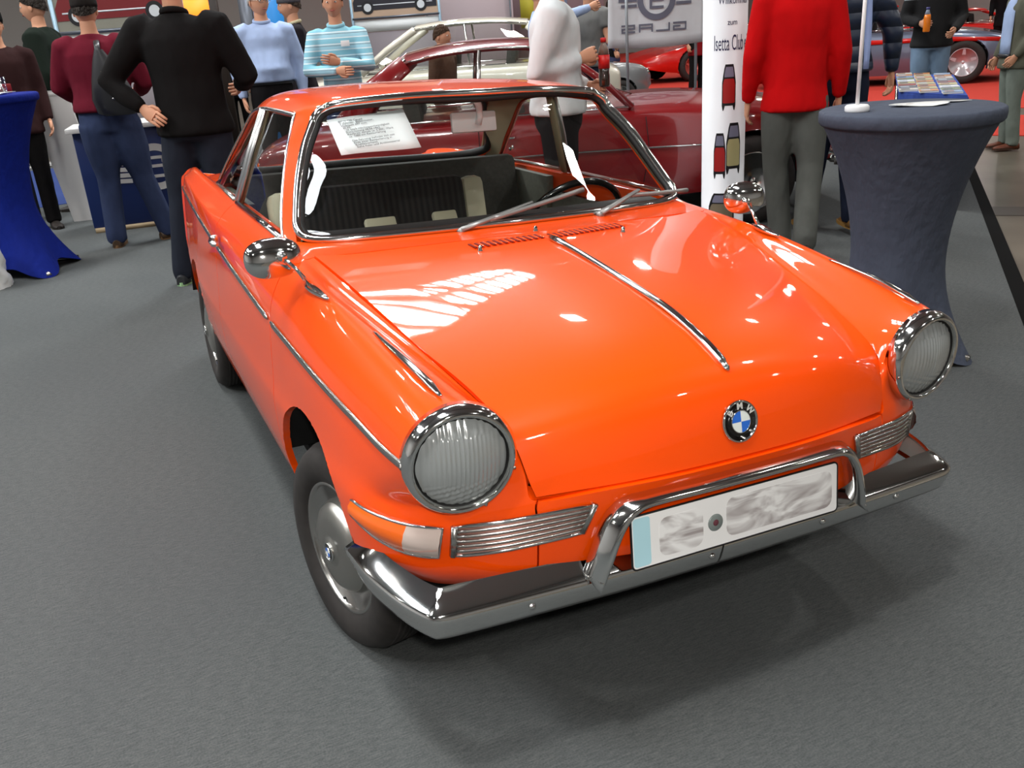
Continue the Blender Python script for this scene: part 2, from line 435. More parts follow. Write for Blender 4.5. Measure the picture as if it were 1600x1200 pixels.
# upper rows, outwards from the hood edge / window sill: u0 u1 crown u3 trim
T = [HE[5], (.506, -.475, .768), (.588, -.485, .817), (.655, -.482, .782), (.684, -.462, .70)]
upper = [
 T,
 [(.508, -.29, .788), (.537, -.29, .798), (.609, -.29, .846), (.672, -.29, .803), (.703, -.28, .725)],
 [HE[2], (.577, -.05, .838), (.635, -.05, .873), (.687, -.05, .822), (.718, -.05, .738)],
 [HE[1], (.604, .12, .868), (.652, .12, .886), (.693, .12, .832), (.722, .12, .744)],
 [HE[0], (.624, .35, .903), (.660, .35, .897), (.700, .35, .842), (.726, .36, .752)],
 [(.612, .80, .925), (.640, .80, .924), (.670, .80, .905), (.705, .80, .860), (.729, .80, .776)],
 [(.612, 1.26, .925), (.640, 1.26, .924), (.670, 1.26, .908), (.705, 1.26, .870), (.727, 1.26, .800)],
 [(.610, 1.60, .922), (.640, 1.60, .925), (.668, 1.60, .910), (.702, 1.60, .880), (.722, 1.60, .818)],
 [(.600, 1.90, .908), (.632, 1.90, .922), (.660, 1.90, .913), (.694, 1.90, .885), (.714, 1.90, .830)],
 [(.588, 2.20, .892), (.622, 2.20, .922), (.650, 2.20, .918), (.682, 2.20, .890), (.700, 2.20, .835)],
 [(.575, 2.50, .870), (.608, 2.50, .912), (.634, 2.50, .912), (.664, 2.50, .885), (.683, 2.50, .835)],
 [(.560, 2.72, .845), (.590, 2.74, .885), (.615, 2.75, .886), (.640, 2.75, .862), (.655, 2.74, .815)],
 [(.52, 2.79, .82), (.54, 2.81, .85), (.56, 2.82, .85), (.575, 2.83, .83), (.59, 2.84, .79)]]
body = Cage()
for i in range(20): body.strip(ring[i], ring[i+1], REG[i])
for i in range(1, 12):       # upper columns sit over ring columns 8..19
    a, b = upper[i]+[ring[i+7][0]], upper[i+1]+[ring[i+8][0]]
    body.strip(a, b, REG[i+7])
body.strip(upper[0]+[ring[7][0]], upper[1]+[ring[8][0]], 'front_fender')
body.f([upper[12][4], ring[19][0], ring[20][0], (0, 2.87, .77)], 'tail_panel')
for k in range(4): 
    zz = [.77, .79, .81, .815, .80]
    body.f([upper[12][4-k], (0, 2.87-.015*k, .77+.012*k), (0, 2.855-.015*k, .782+.012*k), upper[12][3-k]], 'tail_panel')
# headlamp opening
HL = V3((.575, -.560, .702)); HN = V3((.10, -1, -.06)).normalized()
hx = V3((0, 0, 1)).cross(HN).normalized(); hx = -hx if hx.x < 0 else hx; hz = hx.cross(-HN).normalized(); hz = hz if hz.z > 0 else -hz
def hpt(a, r, d=0, sx=1):
    p = HL+(hx*math.cos(rad(a))+hz*math.sin(rad(a)))*r+HN*d; return (p.x*sx, p.y, p.z)
O = [T[1], T[2], T[3], T[4], ring[7][0], ring[6][0], ring[5][0], ring[4][0], HE[8], HE[6]]
angs = [128, 92, 52, 5, -38, -66, -95, -128, -160, 165]
hr = [hpt(a, .101, -.008) for a in angs]
for k in range(10): body.f([O[k], O[(k+1) % 10], hr[(k+1) % 10], hr[k]], 'front_fender')
body.f([T[0], T[1], HE[6]], 'front_fender')
body.f([HE[8], ring[3][0], ring[4][0]], 'front_fender')
body.F = [f for f in body.F]
body.v(HE[0], False)
for c in body.R: pass
body.mirror(lambda r: r+'|' if r in ('front_fender', 'door', 'rear_quarter') else r)
bV, bF, bR = body.solve(4, 5)
def arch(V, F, cy, cz, R, flat=None):
    """cut a wheel opening: drop what lies inside, snap the rest to the circle"""
    def ins(v): return (v.y-cy)**2+(v.z-cz)**2 < R*R and abs(v.x) > .45 and v.z < cz+R+.01
    out = []
    keep = [f for f in F if not all(ins(V[i]) for i in f)]
    for f in keep:
        for i in f:
            v = V[i]
            if ins(v):
                d = math.hypot(v.y-cy, v.z-cz) or 1e-6; v.y = cy+(v.y-cy)*R/d; v.z = cz+(v.z-cz)*R/d
    return keep
keepF = []; 
sid = [(f, r) for f, r in zip(bF, bR)]
side_f = [f for f, r in sid]; rmap = {f: r for f, r in sid}
ARCHES += [(.03, .272, .335), (2.11, .262, .31)]
side_f = arch(bV, side_f, .03, .272, .335); side_f = arch(bV, side_f, 2.11, .262, .31)
by = {}
for f in side_f: by.setdefault(rmap[f], []).append(f)
for r, fs in by.items():
    panel(r.rstrip('|'), bV, fs, PAINT, car, gap=.002, lip=.018, inward=(0, 1.0, .5) if 'door' in r else (0, .9, .45))

from mathutils.bvhtree import BVHTree
BVB = BVHTree.FromPolygons([tuple(v) for v in bV], [tuple(f) for f in side_f])
def snapx(p, s, off=.003):
    h = BVB.ray_cast(V3((s*1.2, p.y, p.z)), V3((-s, 0, 0)))
    return V3((h[0].x+s*off, p.y, p.z)) if h[0] is not None and abs(abs(h[0].x)-abs(p.x)) < .05 else p
def near(p, d=.003):
    l_, n_, i_, q_ = BVB.find_nearest(p)
    if n_.dot(l_-V3((0, .9, .45))) < 0: n_ = -n_
    return l_+n_*d
ARCHES.clear()
# ---- cowl between hood and windscreen
cw = Cage()
CWB = [(0, .375, .924), (.2, .385, .924), (.4, .41, .923), (.53, .437, .922), (.612, .475, .924)]
CWF = [(0, .27, .917), (HE[0][0]*.33, .279, .916), (HE[0][0]*.66, .295, .9135), (HE[0][0]*.88, .32, .909), HE[0]]
CWM = [(a[0]*.5+b[0]*.5, a[1]*.5+b[1]*.5, a[2]*.5+b[2]*.5-.003) for a, b in zip(CWF, CWB)]
cw.strip(CWF, CWM, 'c'); cw.strip(CWM, CWB, 'c')
cw.f([HE[0], CWM[-1], (.630, .46, .915), (.624, .35, .903)], 'c'); cw.f([CWM[-1], CWB[-1], (.637, .52, .923), (.630, .46, .915)], 'c')
cw.mirror(); v_, f_, r_ = cw.solve(2, 4)
panel('cowl', v_, f_, PAINT, car, gap=.0, lip=.012, inward=(0, .4, .5))
# rear deck
dk = Cage(); DY = [(1.88, .600, .910, .935), (2.05, .594, .90, .935), (2.2, .588, .892, .93), (2.5, .575, .870, .905), (2.72, .56, .845, .865), (2.80, .52, .82, .83)]
dr = [[(0, y, zc), (x*.5, y, zc-.004), (x*.85, y, zs+.012), (x, y, zs)] for y, x, zs, zc in DY]
for i in range(5): dk.strip(dr[i], dr[i+1], 'd')
dk.mirror(); v_, f_, r_ = dk.solve(2, 4); panel('engine_lid', v_, f_, PAINT, car, gap=.001, inward=(0, 2.2, .4))

# ---- roof and pillars
RR = [
 [(0, .655, 1.270), (.2, .662, 1.269), (.36, .685, 1.262), (.450, .725, 1.246), (.506, .80, 1.232)],
 [(0, .72, 1.282), (.2, .73, 1.281), (.37, .76, 1.275), (.462, .80, 1.259), (.514, .88, 1.236)],
 [(0, 1.0, 1.296), (.2, 1.0, 1.294), (.38, 1.0, 1.284), (.468, 1.0, 1.268), (.522, 1.02, 1.238)],
 [(0, 1.32, 1.292), (.2, 1.31, 1.290), (.38, 1.29, 1.281), (.468, 1.26, 1.264), (.524, 1.20, 1.234)],
 [(0, 1.50, 1.270), (.2, 1.49, 1.269), (.37, 1.47, 1.260), (.462, 1.44, 1.246), (.524, 1.36, 1.214)],
 [(0, 1.60, 1.238), (.2, 1.59, 1.237), (.36, 1.575, 1.230), (.452, 1.555, 1.218), (.532, 1.45, 1.178)]]
rf = Cage()
for i in range(5): rf.strip(RR[i], RR[i+1], 'roof')
AI = [(.492, .698, 1.200), (.533, .648, 1.140), (.570, .590, 1.062), (.598, .524, .985), (.612, .475, .924)]
AO = [(.530, .775, 1.186), (.562, .718, 1.128), (.595, .648, 1.050), (.622, .580, .975), (.637, .520, .923)]
rf.strip([RR[0][3]]+AI, [RR[0][4]]+AO, 'a')
CF = [(.556, 1.565, 1.105), (.583, 1.70, 1.02), (.610, 1.84, .925)]
CR = [(.487, 1.66, 1.150), (.530, 1.79, 1.045), (.575, 1.93, .915)]
rf.strip([RR[5][3]]+CR, [RR[5][4]]+CF, 'c')
for p in (AI[-1], AO[-1], CF[-1], CR[-1]): rf.v(p, True)
rf.mirror(); v_, f_, r_ = rf.solve(3, 5)
panel('roof', v_, f_, PAINT, car, gap=0, lip=.022, inward=(0, 1.1, 1.05))
# inner lining of the roof and pillars
def shrinkin(p, d=.02):
    c = V3((0, 1.1, 1.0)); q = V3(p); n = V3((q.x*1.2, (q.y-1.1)*.35, (q.z-.85))).normalized(); return tuple(q-n*d)
li = Cage()
for i in range(5): li.strip([shrinkin(p) for p in RR[i]], [shrinkin(p) for p in RR[i+1]], 'r')
li.strip([shrinkin(RR[0][3])]+[shrinkin(p) for p in AI], [shrinkin(RR[0][4])]+[shrinkin(p) for p in AO], 'r')
li.strip([shrinkin(RR[5][3])]+[shrinkin(p) for p in CR], [shrinkin(RR[5][4])]+[shrinkin(p) for p in CF], 'r')
li.mirror(); v_, f_, r_ = li.solve(2, 3)
LIN = mat('cream_headlining', (176, 168, 138), .8); GREYV = noisy(mat('grey_vinyl', (98, 100, 90), .6), 60, .12)
panel('headlining', v_, f_, LIN, car, gap=0, lip=-.004, inward=(0, 1.1, 1.05))

POSTC = mat('satin_chrome', (222, 224, 224), .34, 1)
# ---- window frames and glass
def gridglass(name, edge, bul, m, off=(0, 0, 0), n=16):
    """edge: half outline (x>=0) from bottom centre round to top centre; rows run across the car"""
    cb, ct = V3(edge[0]), V3(edge[-1]); rows = []
    for p in edge:
        p = V3(p); t = (p.z-cb.z)/(ct.z-cb.z); yc = cb.y+(ct.y-cb.y)*t
        rows.append([V3((p.x*(2*k/n-1), p.y+(yc-p.y)*(1-(2*k/n-1)**2), p.z))+V3(off) for k in range(n+1)])
    mb = MB().grid(rows); o = mb.build(name, m, car); return o
WS = crom([CWB[0], CWB[1], CWB[2], (.53, .440, .922), (.590, .466, .930), (.606, .490, .952), AI[3], AI[2], AI[1], AI[0], (.476, .708, 1.226), (.448, .714, 1.244), (.40, .698, 1.256), RR[0][1], RR[0][0]], 6)
wsl = WS+[V3(MIR(p)) for p in WS[::-1][1:-1]]
ctr = V3((0, .56, 1.09))
def ringin(L, d, out=0, nrm=V3((0, -.76, .65))):
    return [p+(ctr-p).normalized()*d+nrm*out for p in L]
MB().tube(ringin(wsl, .004, .006), .0120, 8, closed=True).build('windscreen_trim', CHROME, car)
MB().tube(ringin(wsl, .018, -.002), .010, 8, closed=True).build('windscreen_seal', RUBBER, car)
gl = [p+(V3((0, p.y, p.z))-p)*.03 for p in WS]; gl = [V3((p.x, p.y+.004, min(max(p.z, .928), 1.262))) for p in gl]
gridglass('windscreen', gl, 0, GLASS)
for s in (-.17, .33):
    pass
MB().box((.0, .662, 1.268), (.012, .02, .012)).build('trim_clip', CHROME, car)
RW = crom([(0, 1.905, .945), (.25, 1.90, .945), (.44, 1.885, .948), (.535, 1.84, .965), (.553, 1.80, 1.0), (.527, 1.75, 1.075), (.487, 1.66, 1.150), (.458, 1.61, 1.195), (.41, 1.585, 1.222), (.2, 1.597, 1.232), (0, 1.605, 1.234)], 6)
rwl = RW+[V3(MIR(p)) for p in RW[::-1][1:-1]]; ctr = V3((0, 1.75, 1.09))
MB().tube(ringin(rwl, .010, .0), .017, 8, closed=True).build('rear_window_seal', RUBBER, car)
MB().tube(ringin(rwl, .0, .008, V3((0, .7, .7))), .007, 8, closed=True).build('rear_window_trim', CHROME, car)
gridglass('rear_window', [V3((p.x*.98, p.y, p.z)) for p in RW], 0, GLASS)
# panel under the rear window
pk = Cage(); A_ = [(0, 1.905, .945), (.25, 1.90, .945), (.44, 1.885, .945), (.54, 1.85, .955), (.57, 1.80, .99)]; B_ = [(0, 1.96, .925), (.25, 1.955, .925), (.44, 1.945, .918), (.575, 1.93, .905), (.60, 1.88, .905)]
pk.strip(A_, B_, 'p'); pk.mirror(); v_, f_, r_ = pk.solve(2, 2); panel('rear_scuttle', v_, f_, PAINT, car, gap=0, inward=(0, 1.6, .5))
for s in (-1, 1):
    S = lambda L: [V3((p[0]*s, p[1], p[2])) for p in L]
    lo = S([(.628, y, .931) for y in (.60, .8, 1.0, 1.2, 1.4, 1.6, 1.8)])
    # window sill moulding, bright
    MB().tube(S([(.640, .53, .928), (.641, .8, .931), (.641, 1.22, .931)]), .010, 8, flat=.8).build('sill_moulding', CHROME, car)
    MB().tube(S([(.636, 1.30, .930), (.630, 1.55, .930), (.620, 1.80, .926)]), .008, 8).build('sill_moulding', CHROME2, car)
    # drip rail over the side glass
    rail = crom(S([RR[0][4], RR[1][4], RR[2][4], RR[3][4], RR[4][4], RR[5][4], CF[0], CF[1], CF[2]]), 5)
    MB().tube([p+V3((.004*s, 0, -.004)) for p in rail], .006, 6).build('drip_rail', CHROME2, car)
    ap = crom(S([RR[0][4]]+AO), 5)
    MB().tube([p+V3((0, .004, 0)) for p in ap], .0055, 6).build('door_window_frame', CHROME, car)
    # B pillar: two bright channels
    top, bot = V3((.528*s, 1.19, 1.228)), V3((.634*s, 1.275, .932))
    for dy, w, mm in ((0, .019, POSTC), (-.045, .015, POSTC)):
        b = MB(); b.tube([bot+V3((0, dy, 0)), bot.lerp(top, .5)+V3((.004*s, dy, 0)), top+V3((0, dy, 0))], w, 8, flat=.45, up=(s, 0, .3)); b.build('window_post', mm, car)
    MB().tube([bot+V3((-.012*s, -.022, 0)), top+V3((-.012*s, -.022, 0))], .024, 8, flat=.4, up=(s, 0, .3)).build('door_pillar', LIN, car)
    # glass panes
    ao = crom(S([RR[0][4]]+AO), 4)
    rl = crom(S([RR[0][4], RR[1][4], RR[2][4], (.526, 1.17, 1.232)]), 4)
    def pane(name, top_, bot_):
        m = 8; A = [top_[int(round(k*(len(top_)-1)/m))] for k in range(m+1)]; B = [bot_[int(round(k*(len(bot_)-1)/m))] for k in range(m+1)]
        MB().grid([A, [a.lerp(b, .5)+V3((.006*s, 0, 0)) for a, b in zip(A, B)], B]).build(name, GLASS, car)
    IN = V3((-.010*s, 0, -.006))
    pane('door_glass', [p+IN for p in rl], [V3((.628*s, y, .93)) for y in (.56, .7, .85, 1.0, 1.12, 1.24)] )
    # triangle between pillar and the pane's front edge
    tri = [p+IN for p in ao]; MB().add(tri+[V3((.628*s, .56, .93))], [(i, i+1, len(tri)) for i in range(len(tri)-1)]).build('vent_glass', GLASS, car)
    q_t = [p+IN for p in crom(S([(.527, 1.21, 1.230), RR[4][4], RR[5][4], CF[0], CF[1], CF[2]]), 5)]
    pane('quarter_glass', q_t, [V3((.628*s, y, .93)) for y in (1.29, 1.4, 1.5, 1.6, 1.7, 1.82)])
    # side trim spear
    tp = [(.6835, -.545, .703), (.690, -.45, .706), (.704, -.30, .722), (.7195, -.05, .738), (.7235, .12, .744), (.7275, .36, .752), (.7305, .80, .776), (.7285, 1.26, .800), (.7235, 1.60, .818), (.7155, 1.90, .830), (.7015, 2.20, .835), (.6845, 2.50, .835)]
    tp = crom(S(tp), 16)
    def cut(y0, y1): return [p for p in tp if y0 <= p.y <= y1]
    for y0, y1 in ((-.6, .355), (.37, 1.25), (1.27, 2.6)):
        c = cut(y0, y1)
        if y0 == -.6: c = c
        MB().tube([snapx(p, s) for p in c], [.004]+[.0095]*(len(c)-2)+[.006], 8, flat=.55, up=(s, 0, 0)).build('side_moulding', CHROME2, car)
    # fender-top spear
    sp = crom(S([(.6135, -.205, .8555), (.611, -.28, .8500), (.604, -.38, .841), (.596, -.46, .829), (.590, -.520, .815)]), 5)
    n = len(sp); w = [.003+.006*math.sin(PI*min(1, (i/(n-1))*1.15)/2)*(1 if i < n-4 else (n-1-i)/4+.15) for i in range(n)]
    MB().tube(sp, w, 8, flat=.55, up=(0, 0, 1)).build('fender_spear', CHROME, car)
    # door handle
    h = thing('door_handle', None, None); h.parent = car
    d = MB(); d.tube(S([(.742, 1.07, .826), (.748, 1.09, .826), (.7495, 1.13, .828), (.744, 1.17, .830)]), [.006, .010, .010, .008], 8); d.tube(S([(.725, 1.165, .830), (.745, 1.165, .830)]), .012, 10)
    bpy.data.objects.remove(h); d.V = [v+V3((.004*s, 0, 0)) for v in d.V]; d.build('door_handle', CHROME, car)
    # ---------------- headlamp
    hl = MB().lathe([(.088, -.02), (.090, .016), (.0935, .0215), (.0985, .021), (.1045, .014), (.1085, .000), (.1075, -.020), (.100, -.020)], S([HL])[0], (HN.x*s, HN.y, HN.z), 48).build('headlamp_rim', CHROME, car)
    N_ = V3((HN.x*s, HN.y, HN.z)); X_ = V3((hx.x*s, hx.y, hx.z)); Z_ = hz; H0 = S([HL])[0]
    MB().lathe([(.089, -.005), (.0885, .008), (.0895, .013), (.092, .010)], H0, N_, 40).build('lens_gasket', RUBBER, hl)
    rows = []
    nr, na = 14, 72
    V_ = []; F_ = []
    g = 40
    def lensz(x, z):
        r2 = (x*x+z*z)/(.0885**2); base = .028*(1-r2)
        if abs(x) < .062 and abs(z) < .055: fl_ = .0015*math.sin(x*2*PI/.0085)
        else: fl_ = .0012*math.sin(x*2*PI/.014)
        if z < -.035: fl_ += .0010*math.sin((z+x*.3)*2*PI/.013)
        if z > .055: fl_ += .0008*math.sin(x*2*PI/.010)
        return .008+base+fl_*max(0,1-r2)**.3
    n1, n2 = 34, 180
    rows = []
    for i in range(n1+1):
        r = .0885*(i/n1); row = []
        for k in range(n2):
            a = 2*PI*k/n2; x, z = r*math.cos(a), r*math.sin(a)
            row.append(H0+X_*x+Z_*z+N_*lensz(x, z))
        rows.append(row)
    MB().grid(rows, closed=True).build('headlamp_lens', HGLASS, hl)
    MB().lathe([(.008, -.055), (.03, -.050), (.055, -.035), (.075, -.015), (.088, .004)], H0, N_, 40).build('reflector', REFL, hl)
    MB().lathe([(0, -.005), (.010, -.008), (.016, -.02), (.014, -.055)], H0, N_, 20).build('bulb_cap', CHROME2, hl)
    for a in (-115, -165):
        c = H0+(X_*math.cos(rad(a))+Z_*math.sin(rad(a)))*.101+N_*.017
        MB().lathe([(0, .004), (.0035, .003), (.0045, 0)], c, N_, 12).build('screw', CHROME2, hl)
# glass panes etc. are symmetric; parts of the nose follow
# ---- nose: spear, badge, vents, jets
pts = crom([(0, .178, .9175), (0, .06, .9075), (0, -.10, .890), (0, -.25, .8705), (0, -.37, .852), (0, -.47, .826), (0, -.545, .7985), (0, -.583, .776)], 6)
n = len(pts); MB().tube([p+V3((0, -.001, .002)) for p in pts], [.008]+[.0135]*3+[.0105]*(n-8)+[.008]*3+[.003], 8, flat=.6, up=(0, 0, 1)).build('hood_spear', CHROME, car)
BLUE = mat('enamel_blue', (40, 105, 205), .25, coat=1); EWH = mat('enamel_white', (225, 232, 228), .25, coat=1)
def badge(c, nrm, R, par, sx=1, letters=True):
    nrm = V3(nrm).normalized(); zz = (V3((0, 0, 1))-nrm*nrm.z).normalized(); xx = zz.cross(nrm).normalized(); c = V3(c)
    b = MB().lathe([(R*1.0, -.002), (R*1.0, .003), (R*.93, .0055), (R*.88, .004), (R*.88, 0)], c, nrm, 40).build('badge', CHROME, par)
    MB().lathe([(R*.885, .002), (R*.56, .0046), (R*.50, .0046), (R*.5, .001)], c, nrm, 40).build('badge_ring', BLACK, b)
    MB().lathe([(R*.545, .0050), (R*.525, .0056), (R*.505, .0050), (R*.505, .002), (R*.545, .002)], c, nrm, 36, closed=True).build('badge_inner_ring', CHROME, b)
    for q in range(4):
        V_ = [c+nrm*.0052]; m = 9
        for k in range(m): 
            a = rad(90*q+90*k/(m-1)); V_.append(c+nrm*.0048+(xx*math.cos(a)+zz*math.sin(a))*R*.51)
        V2 = [v-nrm*.003 for v in V_]
        MB().add(V_+V2, [(0, i, i+1) for i in range(1, m)]+[(i, i+m+1, i+m+2, i+1) for i in range(1, m)]+[(0, m+1, m+2, 1), (0, m, 2*m+1, m+1)]).build('badge_quarter', [BLUE, EWH][(q+0) % 2 == 0], b, smooth=False)
    if letters:
        for ch, a in (('B', 140), ('M', 90), ('W', 40)):
            u_ = xx*math.cos(rad(a))+zz*math.sin(rad(a)); r_ = xx*math.sin(rad(a))-zz*math.cos(rad(a))
            o = c+nrm*.0040+u_*R*.72
            t_ = text('badge_letter', ch, R*.44, mat('letter_silver', (205, 205, 200), .35), b, mw=frame(o, r_, u_, nrm), ext=.0006, bold=.0004)
    return b
badge((0, -.6280, .683), (0, -.97, .22), .0435, car)
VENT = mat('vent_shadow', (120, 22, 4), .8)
def vents(x0, x1, n_, ya, yb):
    for k in range(n_):
        x = x0+(x1-x0)*k/(n_-1); y = ya+(yb-ya)*k/(n_-1); z = interp([.12, .27], [.9105, .9175], y)-.012*(abs(x)/.59)**2.2+.0022
        b = MB(); b.box((x, y, z-.0005), (.0062, .050, .0022), mi=1); b.tube([(x+.0055, y-.024, z), (x+.0055, y+.024, z+.001)], .0028, 6, flat=.8)
        b.build('vent_slot', [PAINT, VENT], car)
vents(-.215, -.018, 12, .205, .215); vents(.018, .245, 14, .205, .235)
for (x, y, z) in [(-.213, .160, .9085), (.0, .268, .919), (.2165, .165, .9095)]:
    MB().lathe([(.007, -.004), (.0075, .003), (.005, .008), (.0055, .012), (0, .0165)], (x, y, z), (0, -.05, 1), 16).build('washer_jet', CHROME, car)

# ---- badges, lamps and grilles either side of the nose
OR_D = mat('grille_back_chrome', (200, 150, 140), .3, .8)
for s in (-1, 1):
    S = lambda L: [V3((abs(p[0])*s, p[1], p[2])) for p in L]
    OT, OB, IT, IB = S([(.586, -.536, .557), (.586, -.522, .491), (.328, -.620, .578), (.350, -.606, .518)])
    fr_ = V3((.24*s, -.95, 0)); 
    def bow(a, b, t, d=.006): return near(a.lerp(b, t)+fr_*.01, .004)
    top = [bow(OT, IT, k/10, .012) for k in range(11)]; bot = [bow(OB, IB, k/10, .012) for k in range(11)]
    gr = MB().tube(top+bot[::-1], .0042, 6, closed=True).build('grille_frame', CHROME, car)
    MB().grid([[p+fr_*.0005 for p in top], [p+fr_*.0005 for p in bot]]).build('grille_backing', OR_D, gr)
    for q in range(1, 6):
        t = q/6
        MB().tube([bow(OT.lerp(OB, t), IT.lerp(IB, t), k/10, .012)+fr_*.001 for k in range(11)], .0034, 6).build('grille_bar', CHROME2, gr)
    MB().tube([top[0], bot[0]], .008, 6).build('grille_end_cap', CHROME2, gr); MB().tube([top[-1], bot[-1]], .007, 6).build('grille_end_cap', CHROME2, gr)
    # wrap-round turn signal
    tU = crom(S([(.7175, -.312, .543), (.7055, -.370, .545), (.688, -.420, .547), (.655, -.474, .549), (.605, -.526, .553)]), 4)
    tB = crom(S([(.7150, -.325, .503), (.7035, -.362, .498), (.688, -.392, .491), (.648, -.452, .484), (.603, -.503, .487)]), 4)
    out = lambda p, d: near(p, d+.001)
    fr2 = MB().tube([out(p, .003) for p in tU+tB[::-1]], .0038, 6, closed=True).build('signal_frame', CHROME, car)
    n1 = len(tU); k0 = n1-5
    def lens(a, b, name, m):
        rows = []
        for j in range(9):
            t = j/8; rows.append([out(tU[i].lerp(tB[i], t), .004+.012*math.sin(PI*t)+.0008*math.cos(j*PI)) for i in range(a, b)])
        MB().grid(rows).build(name, m, fr2)
    lens(0, k0+1, 'amber_lens', AMBER); lens(k0, n1, 'clear_lens', mat('clear_lens', (226, 206, 196), .10, .35, coat=1))
    # small tow-eye hole low on the nose
    MB().lathe([(.0, .002), (.014, .003), (.016, .0)], S([(.470, -.556, .452)])[0], (.28*s, -.9, -.3), 16).build('grommet', RUBBER, car)

# ---- bumper
def bpath(t):
    """t in 0..1 from wrap end to centre (x>0)"""
    return t
BP = crom([(.728, -.265, .378), (.727, -.33, .378), (.722, -.40, .377), (.707, -.475, .377), (.688, -.54, .376), (.665, -.590, .375), (.648, -.605, .375), (.60, -.611, .375), (.45, -.620, .375), (.25, -.629, .375), (0, -.632, .375)], 3)
full = BP+[V3(MIR(p)) for p in BP[::-1][1:]]
rows = []; m = len(full)
for i, p in enumerate(full):
    a = full[max(i-1, 0)]; b = full[min(i+1, m-1)]; tg = (b-a).normalized(); nn = V3((tg.y, -tg.x, 0)); 
    nn = nn if nn.dot(V3((p.x, p.y-.3, 0))) > 0 else -nn; nn.normalize()
    fx = abs(p.x); w = interp([0, .3, .6, .66, .73], [.55, .75, 1.15, 1.1, .9], fx); e = 1 if abs(p.y) > .36 else interp([.26, .36], [.45, 1], -p.y)
    sec = [(-.012, -.010), (-.003, -.008), (0, .0), (.005, .012), (.010, .030), (.012, .042), (.006, .050), (-.010*w, .062), (-.026*w, .073), (-.036*w, .079), (-.040*w, .074), (-.036*w, .066)]
    rows.append([p+nn*(x_*(.5+.5*e))+V3((0, 0, z_*e+(1-e)*.02)) for x_, z_ in sec])
bmp = MB().grid(rows)
bo = bmp.build('bumper', CHROME, car); bo.data.set_sharp_from_angle(angle=rad(60))
md = bo.modifiers.new('t', 'SOLIDIFY'); md.thickness = .002; md.offset = -1
inner = MB().grid([[p for p in (r[1]+V3((0, 0, .004)), r[9]+V3((0, 0, -.004)))] for r in [[q for q in rr] for rr in rows]])
INN = mat('bumper_inside_grey', (222, 222, 216), .6)
inner.build('bumper_inner_face', INN, bo)
for x in (-.47, -.06, .0, .24, .47):
    if x == 0: continue
    y = interp([0, .25, .45, .6], [-.632, -.629, -.620, -.611], abs(x))-.009
    MB().lathe([(.0075, -.002), (.007, .002), (.004, .005), (0, .006)], (x, y, .398), (0, -1, .1), 14).build('bumper_bolt', CHROME, bo)
jr = min(rows, key=lambda r_: abs(r_[2].x+.035)); jq = [q+V3((-.035-q.x, -.0012, .0006)) for q in jr[1:9]]
MB().grid([[q+V3((-.0012, 0, 0)) for q in jq], [q+V3((.0012, 0, 0)) for q in jq]]).build('bumper_joint', mat('joint_dark', (60, 58, 56), .4, .5), bo)
for s in (-1, 1):
    MB().box((s*.43, -.55, .41), (.04, .14, .03)).build('bumper_bracket', DARK, bo)

# ---- number-plate hoop and plate
hp = crom([(.330, -.655, .428), (.318, -.660, .470), (.300, -.662, .520), (.283, -.662, .548), (.262, -.663, .566), (.225, -.665, .575), (.10, -.672, .578), (0, -.674, .579)], 4)
hp = hp+[V3(MIR(p)) for p in hp[::-1][1:]]
rows = []; m = len(hp)
for i, p in enumerate(hp):
    a = hp[max(i-1, 0)]; b = hp[min(i+1, m-1)]; tg = (b-a).normalized(); od = V3((-tg.z, 0, tg.x)) 
    if od.dot(V3((p.x, 0, p.z-.45))) < 0: od = -od
    od.normalize(); f_ = V3((0, -1, 0)); leg = min(1, max(0, (abs(p.x)-.24)/.05))
    W_ = .014+.012*leg; D_ = .018
    sec = [(-.005, -.040), (-.007, -.012), (-.006, .003), (-.001, .010), (.005, .010), (.010, .004), (W_*.8, -.014), (W_, -.036), (W_-.004, -.042)]
    rows.append([p+od*x_+f_*d_ for x_, d_ in sec])
MB().grid(rows).build('plate_hoop', CHROME, car)
for s in (-1, 1):      # pointed lower ends of the hoop
    r = rows[0] if (rows[0][0].x*s > 0) else rows[-1]
    c = V3((.343*s, -.668, .408)); MB().add(list(r)+[c], [(i, i+1, len(r)) for i in range(len(r)-1)]).build('hoop_end', CHROME, car)
PW = mat('plate_white', (250, 250, 250), .35); PB = mat('plate_blue_band', (188, 232, 244), .4); 
# number is smeared out: grey rubbed patches on the white plate
SM = mat('smeared_grey', (200, 196, 196), .5)
def smear():
    nt, N, L, b = nodes(SM); tc = N.new('ShaderNodeTexCoord'); mp = N.new('ShaderNodeMapping'); mp.inputs['Scale'].default_value = (7, 1, 19); mp.inputs['Rotation'].default_value = (0, .7, 0)
    L.new(tc.outputs['Object'], mp.inputs[0]); n_ = N.new('ShaderNodeTexNoise'); n_.inputs['Scale'].default_value = 1.0; n_.inputs['Detail'].default_value = 2; n_.inputs['Distortion'].default_value = 2.5
    L.new(mp.outputs[0], n_.inputs['Vector']); r = N.new('ShaderNodeValToRGB'); r.color_ramp.elements[0].position = .3; r.color_ramp.elements[1].position = .62
    r.color_ramp.elements[0].color = (*sl((168, 160, 160)), 1); r.color_ramp.elements[1].color = (*sl((250, 250, 250)), 1); L.new(n_.outputs['Fac'], r.inputs[0]); L.new(r.outputs[0], b.inputs['Base Color'])
smear()
PC = V3((-.004, -.6495, .4865)); PN = V3((0, -1, .12)).normalized(); PZ = V3((0, .12, 1)).normalized(); PX = V3((1, 0, 0))
def pl(x, z, d): return PC+PX*x+PZ*z+PN*d
